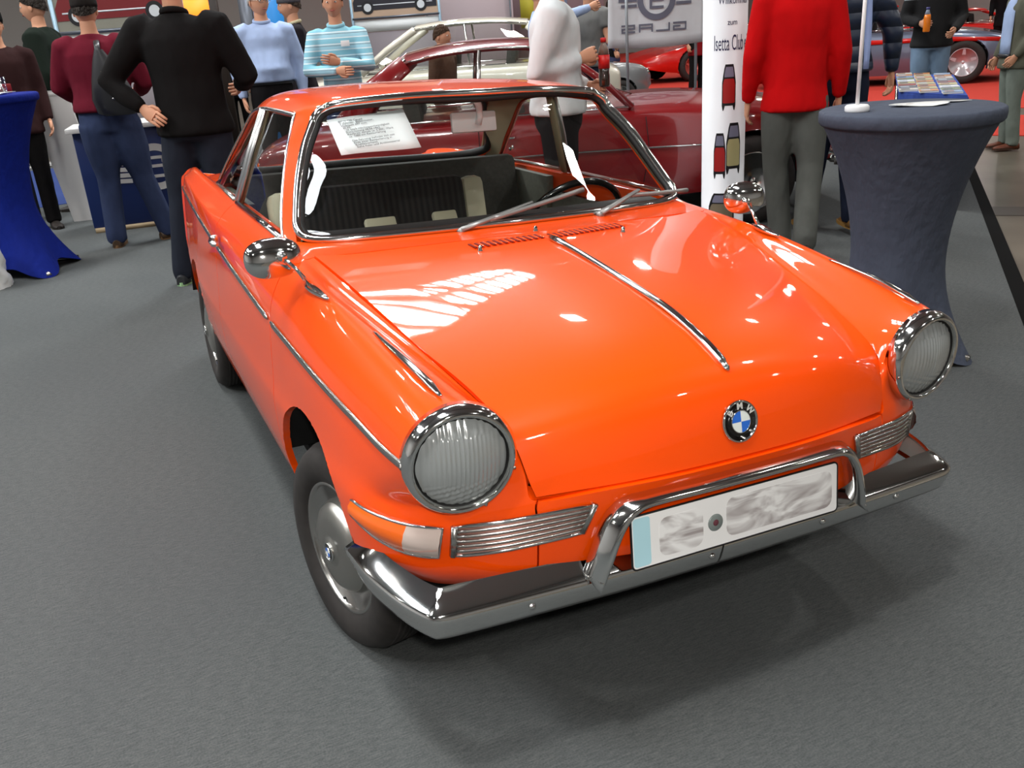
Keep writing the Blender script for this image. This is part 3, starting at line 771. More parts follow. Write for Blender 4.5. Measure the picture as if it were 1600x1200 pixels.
def rrect(cx_, cz_, w, h, r, d, n=5):
    out_ = []
    for qx, qz, a0 in ((1, 1, 0), (-1, 1, 90), (-1, -1, 180), (1, -1, 270)):
        for k in range(n):
            a = rad(a0+90*k/(n-1)); out_.append(pl(cx_+qx*(w/2-r)+r*math.cos(a), cz_+qz*(h/2-r)+r*math.sin(a), d))
    return out_
plate = MB().prism(rrect(0, 0, .52, .11, .010, 0), PN*.003).build('number_plate', PW, car, sharp=40)
MB().tube(rrect(0, 0, .522, .112, .010, .002), .0022, 6, closed=True).build('plate_rim', mat('black_plastic', (25, 25, 28), .4), plate)
MB().prism(rrect(-.2375, 0, .039, .102, .007, .003), PN*.0006).build('blue_band', PB, plate, smooth=False)
MB().prism(rrect(-.145, -.002, .105, .082, .020, .003), PN*.0005).build('smeared_patch', SM, plate, smooth=False)
MB().prism(rrect(.105, .0, .28, .084, .02, .003), PN*.0005).build('smeared_patch', SM, plate, smooth=False)
MB().lathe([(.0, .0045), (.017, .0045), (.0185, .003)], pl(-.062, -.003, 0), PN, 28).build('plate_seal', mat('seal_grey', (150, 160, 158), .4, .4), plate)
MB().lathe([(.0, .0052), (.006, .0052), (.007, .0045)], pl(-.062, -.003, 0), PN, 12).build('seal_centre', mat('seal_mark', (110, 60, 70), .5), plate)

# ---- wheels
PERF = DARK
def wheel(c, steer, front):
    w = thing('wheel', None, None); bpy.data.objects.remove(w)
    sx = -1 if c[0] < 0 else 1
    ax = V3((sx*math.cos(steer), sx*math.sin(steer), 0)); c = V3(c)
    R0 = .2615
    prof = [(.160, -.062), (.185, -.070), (.215, -.073), (.240, -.068), (.252, -.055), (R0-.001, -.038), (R0, -.012), (R0, .012), (R0-.001, .038), (.252, .055), (.240, .068), (.215, .073), (.195, .072), (.178, .066), (.168, .058), (.160, .050)]
    ty = MB().lathe([(r, h-.055) for r, h in prof], c, ax, 64, closed=True).build('tyre', TYRE, car, sharp=50)
    # tread grooves as raised ribs
    for h in (-.030, -.015, .0, .015, .030):
        MB().lathe([(R0-.002, h-.0605), (R0+.0018, h-.0585), (R0+.0018, h-.0515), (R0-.002, h-.0495)], c, ax, 64).build('tread_rib', TYRE, ty)
    rm = MB().lathe([(.170, -.004), (.171, .002), (.166, .006), (.160, .003), (.155, -.010), (.150, -.022), (.120, -.030), (.06, -.030), (0, -.03)], c, ax, 56).build('wheel_rim', CHROME2 if front else CHROME2, car)
    cap = MB().lathe([(.132, -.028), (.134, -.020), (.128, -.014), (.122, -.018), (.117, -.012), (.110, .006), (.096, .016), (.07, .021), (.042, .023), (.034, .0225), (.030, .027), (.0, .028)], c, ax, 56).build('hub_cap', ALLOY, car)
    xd = V3((-ax.y, ax.x, 0)); 
    hb = MB()
    for k in range(60):
        a = 2*PI*k/60; hb.sphere(c+ax*(-.0225)+(xd*math.cos(a)+V3((0, 0, 1))*math.sin(a))*.141, .0032, 6)
    tag(hb.build('rim_perforations', DARK, rm), kind='stuff')
    badge(c+ax*.0285, ax, .024, cap, letters=False)
    MB().tube([c+ax*(-.02)+V3((0, .01, -.146)), c+ax*.004+V3((0, .01, -.150))], .004, 8).build('tyre_valve', BLACK, rm)
    MB().lathe([(.15, -.14), (.15, -.02), (.0, -.02)], c, ax, 32).build('brake_drum', DARK, rm)
wheel((-.6885, -.0075, .2615), .1977, True); wheel((.6885, -.0075, .3215), .1977, True)
wheel((-.690, 2.11, .2605), 0, False); wheel((.690, 2.11, .3210), 0, False)

# ---- dark underside with wheel housings
ub = MB()
ub.box((0, 1.1, .30), (1.24, 2.9, .10)); ub.box((0, -.28, .36), (1.0, .44, .10)); ub.build('underbody', DARK, car, smooth=False)
for cy, R_, z0 in ((.03, .345, .272), (2.11, .325, .262)):
    for s in (-1, 1):
        L_ = [(s*.40, cy+R_*math.cos(rad(a)), z0+R_*math.sin(rad(a))) for a in range(20, 161, 10)]
        L2 = [(s*.718, p[1], p[2]) for p in L_]
        MB().grid([L_, L2]).build('wheel_housing', DARK, car)
        MB().add([V3(p) for p in L_]+[V3((s*.40, cy, z0+.11))], [(i, i+1, len(L_)) for i in range(len(L_)-1)]).build('wheel_housing_wall', DARK, car)
MB().box((0, .36, .62), (1.16, .02, .56)).build('firewall', DARK, car)
MB().box((0, 1.1, .335), (1.28, 1.6, .02)).build('cabin_floor', DARK, car)

# ---- door mirrors on the fenders
def mirror(s, head, hn, hr, foot0, foot1, joint):
    A, B = V3(foot0), V3(foot1)
    up = V3((0, 0, 1)); m = MB(); ps = [A.lerp(B, k/6) for k in range(7)]
    m.tube([p+V3((0, 0, .006)) for p in ps], [.005, .011, .0125, .012, .010, .007, .003], 10, flat=.8, up=(0, 0, 1)); ft = m.build('mirror_foot', CHROME, car)
    J = V3(joint); r0 = A.lerp(B, .2)+V3((0, 0, .012))
    MB().tube([r0, r0.lerp(J, .5)+V3((0, .0, .006)), J], [.0065, .0042, .0045], 8).build('mirror_arm', CHROME, ft)
    hn = V3(hn).normalized(); H_ = V3(head); xx = V3((0, 0, 1)).cross(hn).normalized(); zz = hn.cross(xx)
    def lat(rs, d):
        V_ = []
        for k in range(32):
            a = 2*PI*k/32; e = 2.4; ca, sa = math.cos(a), math.sin(a)
            V_.append(H_+hn*d+xx*(hr[0]*rs*math.copysign(abs(ca)**(2/e), ca))+zz*(hr[1]*rs*math.copysign(abs(sa)**(2/e), sa)))
        return V_
    g = MB().grid([lat(1, -.010), lat(1.03, -.004), lat(1.03, .004), lat(.97, .012), lat(.85, .020), lat(.6, .028), lat(.3, .032), lat(.01, .0335)], closed=True)
    hd = g.build('mirror_head', CHROME, ft)
    MB().grid([lat(.96, -.009), lat(.01, -.009)], closed=True).build('mirror_glass', mat('mirror_silver', (215, 215, 205), .02, 1), hd)
    MB().sphere(J, .013, 14).build('mirror_joint', CHROME, hd)
mirror(-1, (-.730, .185, .949), (.10, -1, .12), (.066, .046), (-.6675, .150, .879), (-.6515, .008, .8735), (-.716, .150, .958))
mirror(1, (.668, .215, .955), (-.45, -.9, .05), (.058, .046), (.632, .125, .888), (.622, .0, .875), (.640, .170, .952))

# ---- wipers
def ws_y(x, z): return .375+(z-.924)*.853+.1*(abs(x)/.61)**2.2*(1-(z-.924)/.5)
WIPM = mat('wiper_grey', (150, 150, 148), .4, .6)
def wiper(piv, elbow, b0, b1):
    P0 = V3(piv); E_ = V3(elbow); o = MB().lathe([(.013, -.006), (.013, .012), (.009, .018), (0, .020)], P0, (0, -.4, .9), 16)
    ar = o.tube([P0+V3((0, -.004, .012)), P0.lerp(E_, .3)+V3((0, -.016, .010)), E_+V3((0, -.014, .0))], [.015, .011, .007], 8, flat=.6).build('wiper_arm', WIPM, car)
    L_ = [V3(b0).lerp(V3(b1), k/8) for k in range(9)]; L_ = [V3((p.x, ws_y(p.x, p.z)-.014, p.z)) for p in L_]
    MB().tube([p+V3((0, -.004, 0)) for p in L_], .0075, 6).build('wiper_blade', WIPM, ar)
    MB().tube([p+V3((0, .004, 0)) for p in L_], .0055, 6).build('wiper_rubber', RUBBER, ar)
    return ar
wiper((-.178, .378, .914), (.06, .42, .975), (-.09, .4, .944), (.24, .42, .992))
wiper((.266, .375, .916), (.44, .45, .972), (.40, .42, .960), (.66, .5, .945))

# ---- cabin
FAB = mat('black_seat_cloth', (30, 28, 28), .85)
def stripes():
    nt, N, L, b = nodes(FAB); tc = N.new('ShaderNodeTexCoord'); w = N.new('ShaderNodeTexWave'); w.bands_direction = 'X'; w.inputs['Scale'].default_value = 14; w.inputs['Distortion'].default_value = .6
    L.new(tc.outputs['Object'], w.inputs['Vector']); r = N.new('ShaderNodeValToRGB'); r.color_ramp.elements[0].color = (*sl((20, 19, 19)), 1); r.color_ramp.elements[1].color = (*sl((44, 42, 40)), 1); L.new(w.outputs['Fac'], r.inputs[0]); L.new(r.outputs[0], b.inputs['Base Color'])
stripes()
CREAM = mat('cream_vinyl', (196, 192, 165), .5, coat=.2); GREYC = noisy(mat('grey_seat_cloth', (62, 62, 58), .85), 80, .2)
def cushion(name, c, d, R, m, par, bev=.03):
    return MB().box(c, d, R).build(name, m, par, bevel=bev)
RX = lambda a: Matrix.Rotation(rad(a), 3, 'X')
def seat(x0, x1, ytop, ztop, h):
    xc = (x0+x1)/2; w = x1-x0; R = RX(-14); base = V3((xc, ytop-.06, ztop-h/2))
    b = cushion('seat_backrest', base, (w-.16, .10, h), R, FAB, car)
    for s in (-1, 1):
        cushion('cream_side_panel', base+V3((s*(w/2-.045), 0, -.004)), (.088, .096, h-.01), R, CREAM, b, .028)
    c = cushion('seat_cushion', (xc, ytop-.36, .56), (w, .50, .12), RX(4), FAB, car)
    return b
seat(-.55, .235, 1.20, .968, .46); seat(.26, .60, 1.28, .80, .40)
for a, b_ in (((-.235, .93, .845), (.105, .03, .075)), ((-.01, .93, .852), (.085, .03, .06))):
    cushion('seat_pad', a, b_, RX(-35), CREAM, car, .008)
MB().box((-.12, .95, .70), (.46, .04, .26), RX(-14)).build('seat_front_edge', FAB, car, bevel=.01)
cushion('rear_backrest', (0, 1.60, .80), (1.14, .12, .34), RX(-12), GREYC, car)
cushion('rear_seat_cushion', (0, 1.42, .58), (1.12, .40, .14), RX(3), GREYC, car)
MB().box((0, 1.80, .925), (1.12, .30, .02)).build('parcel_shelf', GREYC, car)
dash = MB()
secd = [(.475, .905), (.50, .918), (.60, .922), (.655, .905), (.665, .86), (.64, .78), (.60, .74)]
dash.grid([[V3((x, y-(.03*(1-(x/.58)**2)), z)) for y, z in secd] for x in [i*.58/8 for i in range(-8, 9)]]).build('dashboard', mat('dash_black', (26, 24, 24), .55), car)
MB().box((0, .45, .905), (1.12, .14, .008)).build('dash_shelf', mat('dash_black', (26, 24, 24), .55), car)
for s in (-1, 1):
    MB().box((s*.612, 1.16, .888), (.014, 1.24, .070)).build('door_inner_top', PAINT, car, bevel=.004)
    MB().box((s*.600, 1.16, .60), (.020, 1.30, .50)).build('door_trim', GREYV, car, bevel=.004)
    MB().box((s*.585, 1.55, .80), (.030, .50, .22)).build('rear_side_trim', GREYV, car, bevel=.004)
# steering wheel
sc_ = V3((.375, .75, .822)); sn = V3((0, 1, .62)).normalized(); sx_ = V3((1, 0, 0)); sy_ = sx_.cross(sn)
ringp = [sc_+(sx_*math.cos(2*PI*k/40)+sy_*math.sin(2*PI*k/40))*.185 for k in range(40)]
sw = MB().tube(ringp, .0115, 10, closed=True).build('steering_wheel', BLACK, car)
for a in (-20, 200):
    d_ = sx_*math.cos(rad(a))+sy_*math.sin(rad(a)); MB().tube([sc_+d_*.03, sc_+d_*.19], .008, 8).build('steering_spoke', BLACK, sw)
MB().lathe([(.035, -.03), (.035, .01), (.02, .02), (0, .022)], sc_, -sn, 20).build('horn_button', BLACK, sw)
MB().tube([sc_, sc_+V3((0, -.18, -.12))], .02, 10).build('steering_column', DARK, sw)
# inside mirror on its stalk
mm = MB().box((.022, .725, 1.182), (.150, .018, .062), RX(-8)).build('inside_mirror', mat('mirror_back', (224, 230, 232), .4, .0, coat=.5), car, bevel=.007)
MB().tube([(.004, .668, 1.256), (.026, .69, 1.235), (.036, .706, 1.200), (.030, .708, 1.174)], .0105, 8).build('mirror_stalk', mat('mirror_back', (224, 230, 232), .4), mm)
# quarter-window hook
for s in (-1, 1):
    MB().tube([(s*.565, 1.60, 1.0), (s*.55, 1.57, 1.0), (s*.535, 1.56, .995)], .007, 8).build('window_catch', CHROME, car)
# body-colour flange strip behind the bonnet edges
fl2 = crom([(0, HC[9][1], HC[9][2]), (.22, -.632, .6095)]+HE[::-1], 3)
for s in (-1, 1):
    inn = [V3(((p.x-.022*min(1, p.x/.3))*s, p.y+.030, p.z-.012+(.012 if p.z < .7 else 0))) for p in fl2]; outw = [V3(((p.x+.012*min(1, p.x/.3))*s, p.y+.006, p.z-.016)) for p in fl2]
    MB().grid([inn, outw]).build('hood_flange', PAINT, car)

# ---- the printed sheet behind the windscreen
def p3(x, y, z): return V3((x, y, z))
TL, TR, BR, BL = V3((-.442, .700, 1.215)), V3((-.222, .672, 1.236)), V3((-.203, .585, 1.133)), V3((-.433, .608, 1.125))
xa = (TR-TL).normalized(); za = (TL-BL); za = (za-xa*za.dot(xa)).normalized(); na = xa.cross(za)
sheet = thing('info_sheet', 'white printed information sheet fixed inside the orange car\'s windscreen', 'sign', (0, 0, 0))
sheet.matrix_world = CT
rows = [[TL.lerp(TR, k/6).lerp(BL.lerp(BR, k/6), j/4)+na*(.002*math.sin(k)) for k in range(7)] for j in range(5)]
ps = MB().grid(rows).build('paper', mat('paper_white', (238, 243, 245), .8), sheet, solid=.0008)
INK = mat('ink', (60, 62, 70), .8)
wd = (TR-TL).length; ht = (TL-BL).length
lines = ['BMW 700 Coupé', '2 Zylinder, Boxermotor,', 'Hubraum 697 ccm,', '30 PS,', '125 km/h Höchstgeschwindigkeit', 'Erstzulassung 08.06.1962', 'Kaufpreis damals ca. 5.300,- Mark', 'ca. 1000 km Restaurierung', '', 'Das Fahrzeug befindet sich seit', 'Ende einer Restaurierung in', 'Kraftfahrerhand.', 'Siehe Foto- und Archivmaterial']
mz = V3.cross(xa, za)
for i, s_ in enumerate(lines):
    if s_: 
        o = TL+xa*(wd*(.13+.012*i))-za*(ht*(.12+.062*i))+na*-.0+(-na if na.y > 0 else na)*.003
        nn = xa.cross(za)
        text('text_line', s_, .0098, INK, ps, mw=frame(o, xa, za, nn), ext=.0001, align='LEFT')
# ================================================================== PEOPLE
def bake(o, voxel=None, smooth=4, name=None, dec=None):
    if voxel:
        q = o.modifiers.new('r', 'REMESH'); q.mode = 'VOXEL'; q.voxel_size = voxel; q.use_smooth_shade = True
        q = o.modifiers.new('m', 'SMOOTH'); q.iterations = smooth; q.factor = .6
    dg = bpy.context.evaluated_depsgraph_get(); me = bpy.data.meshes.new_from_object(o.evaluated_get(dg)); o.modifiers.clear(); o.data = me; me.name = o.name
    me.polygons.foreach_set('use_smooth', [True]*len(me.polygons)); return o
SKIN = noisy(mat('skin', (205, 150, 120), .55, spec=.3), 8, .06)
def cloth(name, rgb, stripes=None, rough=.9, bump=.35, bscale=9, amt=.10):
    if name in MATS: return MATS[name]
    m = mat(name, rgb, rough, spec=.15, sheen=.0)
    noisy(m, 12, amt, bump=bump*1.6, bscale=bscale, stretch=(1, 1, .6)); m.node_tree.nodes['Bump'].inputs['Distance'].default_value = .03; return m
def ellring(c, a, b, n=16, tilt=0):
    c = V3(c); return [c+V3((a*math.cos(2*PI*k/n), b*math.sin(2*PI*k/n), tilt*math.sin(2*PI*k/n))) for k in range(n)]
def capgrid(mb, rows):
    mb.grid(rows, closed=True); n = len(rows[0])
    for r, fl in ((rows[0], True), (rows[-1], False)):
        c = sum(r, V3((0, 0, 0)))/n; mb.add(list(r)+[c], [((k+1) % n, k, n) if fl else (k, (k+1) % n, n) for k in range(n)])
def hand(mb, W_, E_, curl=.5, side=1, s=1.0, palm=None):
    """palm and five bent fingers, continuing the forearm"""
    W_ = V3(W_); d = (W_-V3(E_)).normalized(); ref = V3(palm) if palm else V3((side, 0, 0)); q = (ref-d*ref.dot(d)).normalized(); t = d.cross(q)   # q: back-of-hand normal, t: across
    if t.y > 0: t = -t            # thumb side forwards
    c0 = W_+d*.045*s
    rows = []
    for u_, w, th in ((-.01, .024, .018), (.02, .034, .017), (.055, .040, .015), (.085, .039, .012)):
        c = W_+d*u_*s; rows.append([c+t*(w*s*math.cos(2*PI*k/10))+q*(th*s*math.sin(2*PI*k/10)) for k in range(10)])
    capgrid(mb, rows)
    for i, (off, ln) in enumerate(((.030, .068), (.011, .076), (-.009, .071), (-.028, .056))):
        p0 = W_+d*.078*s+t*off*s; a1 = curl*.9; p = [p0]; dr = d.copy()
        for j, f in enumerate((.45, .32, .26)):
            dr = (d*math.cos(a1*(j+.6))-q*math.sin(a1*(j+.6))).normalized(); p.append(p[-1]+dr*ln*f*s)
        mb.tube(p, [.0095*s, .0088*s, .008*s, .006*s], 7)
    p0 = W_+d*.022*s+t*.030*s; mb.tube([p0-t*.012*s, p0+t*.012*s+d*.022*s-q*.010*s*curl, p0+t*.018*s+d*.052*s-q*.022*s*curl, p0+t*.012*s+d*.074*s-q*.03*s*curl], [.013*s, .0115*s, .0095*s, .007*s], 7)
def head_mesh(mb, c, yaw=0, pitch=0):
    """skull with jaw, nose, lips, brow and ears; face towards -Y before turning"""
    R = Matrix.Rotation(rad(yaw), 3, 'Z') @ Matrix.Rotation(rad(pitch), 3, 'X'); c = V3(c); n, h = 24, 16; rows = []
    for i in range(1, h):
        ph = -PI/2+PI*i/h; row = []
        for k in range(n):
            a = 2*PI*k/n; x = math.cos(ph)*math.sin(a)*.076; y = -math.cos(ph)*math.cos(a)*.098; z = math.sin(ph)*.118
            fr = max(0, -y/.098)
            if z < -.02: w = 1-.30*min(1, (-z-.02)/.09); x *= w; y = y*(1-.10*min(1, (-z-.02)/.09)) if y < 0 else y*(1-.35*min(1, (-z-.02)/.09))
            if fr > .86 and -.04 < z < .02: y -= .018*max(0, 1-abs(x)/.016)*max(0, 1-abs(z+.018)/.035)
            if fr > .8 and .012 < z < .04: y -= .004
            if fr > .7 and -.002 < z < .016 and .015 < abs(x) < .045: y += .007
            if fr > .8 and -.062 < z < -.045: y -= .004
            row.append(c+R @ V3((x, y, z)))
        rows.append(row)
    capgrid(mb, rows)
    for s in (-1, 1): mb.sphere(c+R @ V3((s*.076, .008, -.005)), (.010, .019, .030), 10)
    return R
def person(label, loc, face, h, top, bottom, pose=None, bulk=1.0, hair=(60, 45, 35), hairstyle='short', cap=None, shoes=(35, 28, 24), sole=None, sleeve=1.0, hem=.93, yaw=0, pitch=0, curl=(.5, .5), skin=None, collar=None, belly=0, pantw=1.0, name='person', group=None, cat='person', glasses=False, topname='shirt', palm=(None, None)):
    J = dict(ls=(.180, 0, 1.425), rs=(-.180, 0, 1.425), le=(.235, .03, 1.14), re=(-.235, .03, 1.14), lw=(.245, -.05, .90), rw=(-.245, -.05, .90),
             lk=(.095, -.01, .50), rk=(-.095, -.01, .50), la=(.10, .03, .085), ra=(-.10, .03, .085), hip=(0, 0, .93), neck=(0, .0, 1.50), head=(0, -.015, 1.655), lf=0, rf=0, lean=0)
    if pose: J.update(pose)
    k_ = h/1.78
    P_ = thing(name, label, cat, loc, rad(face), group); P_.scale = (k_, k_, k_)
    hipc = V3(J['hip']); nk = V3(J['neck']); sk = skin or SKIN; b = bulk
    lh, rh = hipc+V3((.085, 0, -.02)), hipc+V3((-.085, 0, -.02))
    m = MB()
    for s_, e_, w_ in (('ls', 'le', 'lw'), ('rs', 're', 'rw')): m.tube([J[s_], J[e_], J[w_]], [.046, .040, .027], 10)
    for hp_, kn, an in ((lh, 'lk', 'la'), (rh, 'rk', 'ra')):
        kk, aa = V3(J[kn]), V3(J[an]); m.tube([hp_, kk, kk.lerp(aa, .35), aa, aa+V3((0, -.02, -.03))], [.078, .052, .053, .036, .036], 12)
    ch = hipc.lerp(nk, .72)
    capgrid(m, [ellring(hipc+V3((0, 0, -.09)), .14*b, .10*b), ellring(hipc+V3((0, 0, .02)), .155*b, .105*b), ellring(hipc.lerp(nk, .32), .135*b, .095*b), ellring(ch, .155*b, .105*b), ellring(nk+V3((0, 0, -.06)), .12*b, .07*b), ellring(nk+V3((0, 0, .0)), .058, .055)])
    hd = V3(J['head']); m.tube([nk+V3((0, 0, -.03)), nk.lerp(hd, .75)+V3((0, .012, 0))], [.060, .054], 14)
    body = m.build('body', sk, P_); bake(body, .02, 3)
    m2 = MB(); R = head_mesh(m2, hd, yaw, pitch)
    hand(m2, J['lw'], J['le'], curl[0], 1, 1, palm[0]); hand(m2, J['rw'], J['re'], curl[1], -1, 1, palm[1])
    bm = bmesh.new(); bm.from_mesh(body.data); tmp = bpy.data.meshes.new('t'); tmp.from_pydata([tuple(v) for v in m2.V], [], m2.F); bm.from_mesh(tmp); bmesh.ops.recalc_face_normals(bm, faces=bm.faces); bm.to_mesh(body.data); bm.free(); bpy.data.meshes.remove(tmp)
    body.data.polygons.foreach_set('use_smooth', [True]*len(body.data.polygons))
    # face
    ey = MB(); 
    for s in (-1, 1): ey.sphere(hd+R @ V3((s*.030, -.080, .008)), (.013, .012, .008), 10)
    e_o = ey.build('eyes', mat('eye_white', (225, 222, 215), .3), body)
    iy = MB()
    for s in (-1, 1): iy.sphere(hd+R @ V3((s*.030, -.0895, .008)), .0055, 8)
    iy.build('irises', mat('iris', (50, 38, 30), .2), body)
    MB().sphere(hd+R @ V3((0, -.090, -.056)), (.022, .006, .006), 10).build('lips', mat('lips', (170, 95, 85), .5), body)
    if glasses:
        g = MB()
        for s in (-1, 1): g.tube([hd+R @ V3((s*.032+.022*math.cos(2*PI*k/14), -.106, .006+.017*math.sin(2*PI*k/14))) for k in range(14)], .0018, 5, closed=True); g.tube([hd+R @ V3((s*.054, -.104, .010)), hd+R @ V3((s*.078, -.02, .012)), hd+R @ V3((s*.078, .02, .0))], .0018, 5)
        g.tube([hd+R @ V3((-.010, -.106, .010)), hd+R @ V3((.010, -.106, .010))], .0018, 5); g.build('glasses', CHROME2, P_)
    # hair
    if hairstyle != 'bald':
        hm = MB(); rows = []; n, hh = 24, 10; z0 = {'short': -.035, 'long': -.14}.get(hairstyle, -.03)
        for i in range(hh+1):
            t = i/hh; row = []
            for k in range(n):
                a = 2*PI*k/n; back = (1-math.cos(a))/2; lo = (.055*(1-back)+z0*back) if hairstyle == 'short' else (.05*(1-back)**2+z0*(1-(1-back)**2)); z = lo+(.130-lo)*t
                zz = min(.999, z/.132); r = math.sqrt(max(.0, 1-zz*zz)) if z > 0 else 1.0; jit = 1+.03*math.sin(a*7+i*2.1)
                row.append(hd+R @ V3((math.sin(a)*.086*r*jit, -math.cos(a)*.107*r*jit+.004, z)))
            rows.append(row)
        capgrid(hm, rows); hm.build('hair', cloth('hair_%d_%d_%d' % hair, hair, rough=.6, bump=.8, bscale=60, amt=.35), P_)
    if cap:
        cm = MB(); cm.lathe([(.092, -.02), (.094, .0), (.091, .05), (.07, .085), (.0, .10)], (0, 0, 0), (0, 0, 1), 24); cm.V = [hd+R @ V3((v.x*.95, v.y*1.18, v.z+.045)) for v in cm.V]
        cm.build('cap', cap, P_)
    # shirt
    tm = MB(); zh = hem-hipc.z; hb = hipc+V3((0, 0, zh))
    rows = [ellring(hb+V3((0, 0, 0)), .190*b, .146*b+belly*.6), ellring(hb+V3((0, 0, .05)), .186*b, .142*b+belly*.7), ellring(hb.lerp(nk, .22)+V3((0, -belly*.4, 0)), .168*b, .125*b+belly), ellring(hipc.lerp(nk, .42)+V3((0, -belly*.3, 0)), .165*b, .120*b+belly*.7), ellring(hipc.lerp(nk, .62), .180*b, .125*b), ellring(hipc.lerp(nk, .78), .190*b, .122*b), ellring(nk+V3((0, 0, -.055)), .165*b, .092*b), ellring(nk+V3((0, .005, -.024)), .115*b, .075), ellring(nk+V3((0, .006, .0)), .070, .064, 16, .012)]
    capgrid(tm, rows)
    for s_, e_, w_ in (('ls', 'le', 'lw'), ('rs', 're', 'rw')):
        S_, E_, Wr = V3(J[s_]), V3(J[e_]), V3(J[w_]); S_ = S_+V3((math.copysign(.005, S_.x)*b, 0, 0))
        if sleeve >= .99: tm.tube([S_+V3((-S_.x*.25, 0, .0)), S_, S_.lerp(E_, .5), E_, E_.lerp(Wr, .5), Wr], [.075*b, .075*b, .066*b, .058*b, .050*b, .040], 12)
        else: tm.tube([S_+V3((-S_.x*.25, 0, .0)), S_, S_.lerp(E_, sleeve)], [.075*b, .074*b, .068*b], 12)
    tp_ = tm.build(topname, top, P_); bake(tp_, .0165, 5)
    if collar: MB().tube([nk+V3((.066*math.cos(2*PI*k/16), .066*math.sin(2*PI*k/16)+.004, .006+(.016*math.sin(2*PI*k/16)))) for k in range(16)], .011, 8, closed=True, flat=1.5).build('collar', collar, tp_)
    # trousers
    pm = MB(); capgrid(pm, [ellring(hipc+V3((0, 0, .11)), .155*b, .112*b+belly*.4), ellring(hipc+V3((0, 0, .0)), .170*b, .122*b+belly*.2), ellring(hipc+V3((0, 0, -.09)), .165*b, .115*b)])
    for hp_, kn, an in ((lh, 'lk', 'la'), (rh, 'rk', 'ra')):
        kk, aa = V3(J[kn]), V3(J[an]); pm.tube([hp_+V3((0, 0, -.02)), hp_.lerp(kk, .5), kk, kk.lerp(aa, .5), aa+V3((0, 0, .0)), aa+V3((0, -.01, -.045))], [.098*b*pantw, .088*b*pantw, .072*pantw, .068*pantw, .066*pantw, .066*pantw], 12)
    bake(pm.build('trousers', bottom, P_), .0165, 4)
    sm_ = mat('shoe_%d_%d_%d' % shoes, shoes, .5); so = mat('sole_%d_%d_%d' % sole, sole, .6) if sole else sm_
    for an, tw in (('la', J['lf']), ('ra', J['rf'])):
        a_ = V3(J[an]); Rz = Matrix.Rotation(rad(tw), 3, 'Z'); g = MB(); rows = []
        for y, w, z1 in ((.07, .026, .060), (.05, .036, .075), (.0, .040, .080), (-.06, .042, .062), (-.11, .048, .048), (-.155, .044, .038), (-.185, .024, .028)):
            rows.append([a_+Rz @ V3((w*math.cos(q), y, -.085+.012+(z1-.012)*max(0, math.sin(q))**.8 if math.sin(q) > 0 else -.075)) for q in [2*PI*i/14 for i in range(14)]])
        capgrid(g, rows); sh = g.build('shoe', sm_, P_)
        g = MB(); ol = [a_+Rz @ V3((w, y, -.085)) for y, w in ((.075, .0), (.06, .030), (0, .040), (-.11, .050), (-.165, .044), (-.195, 0), (-.165, -.042), (-.11, -.048), (0, -.040), (.06, -.030))]
        g.prism(ol, (0, 0, .022)).build('sole', so, sh, sharp=40)
    return P_, J
def wp(P_, p):   # local point of a person to the world
    return P_.matrix_world @ V3(p)
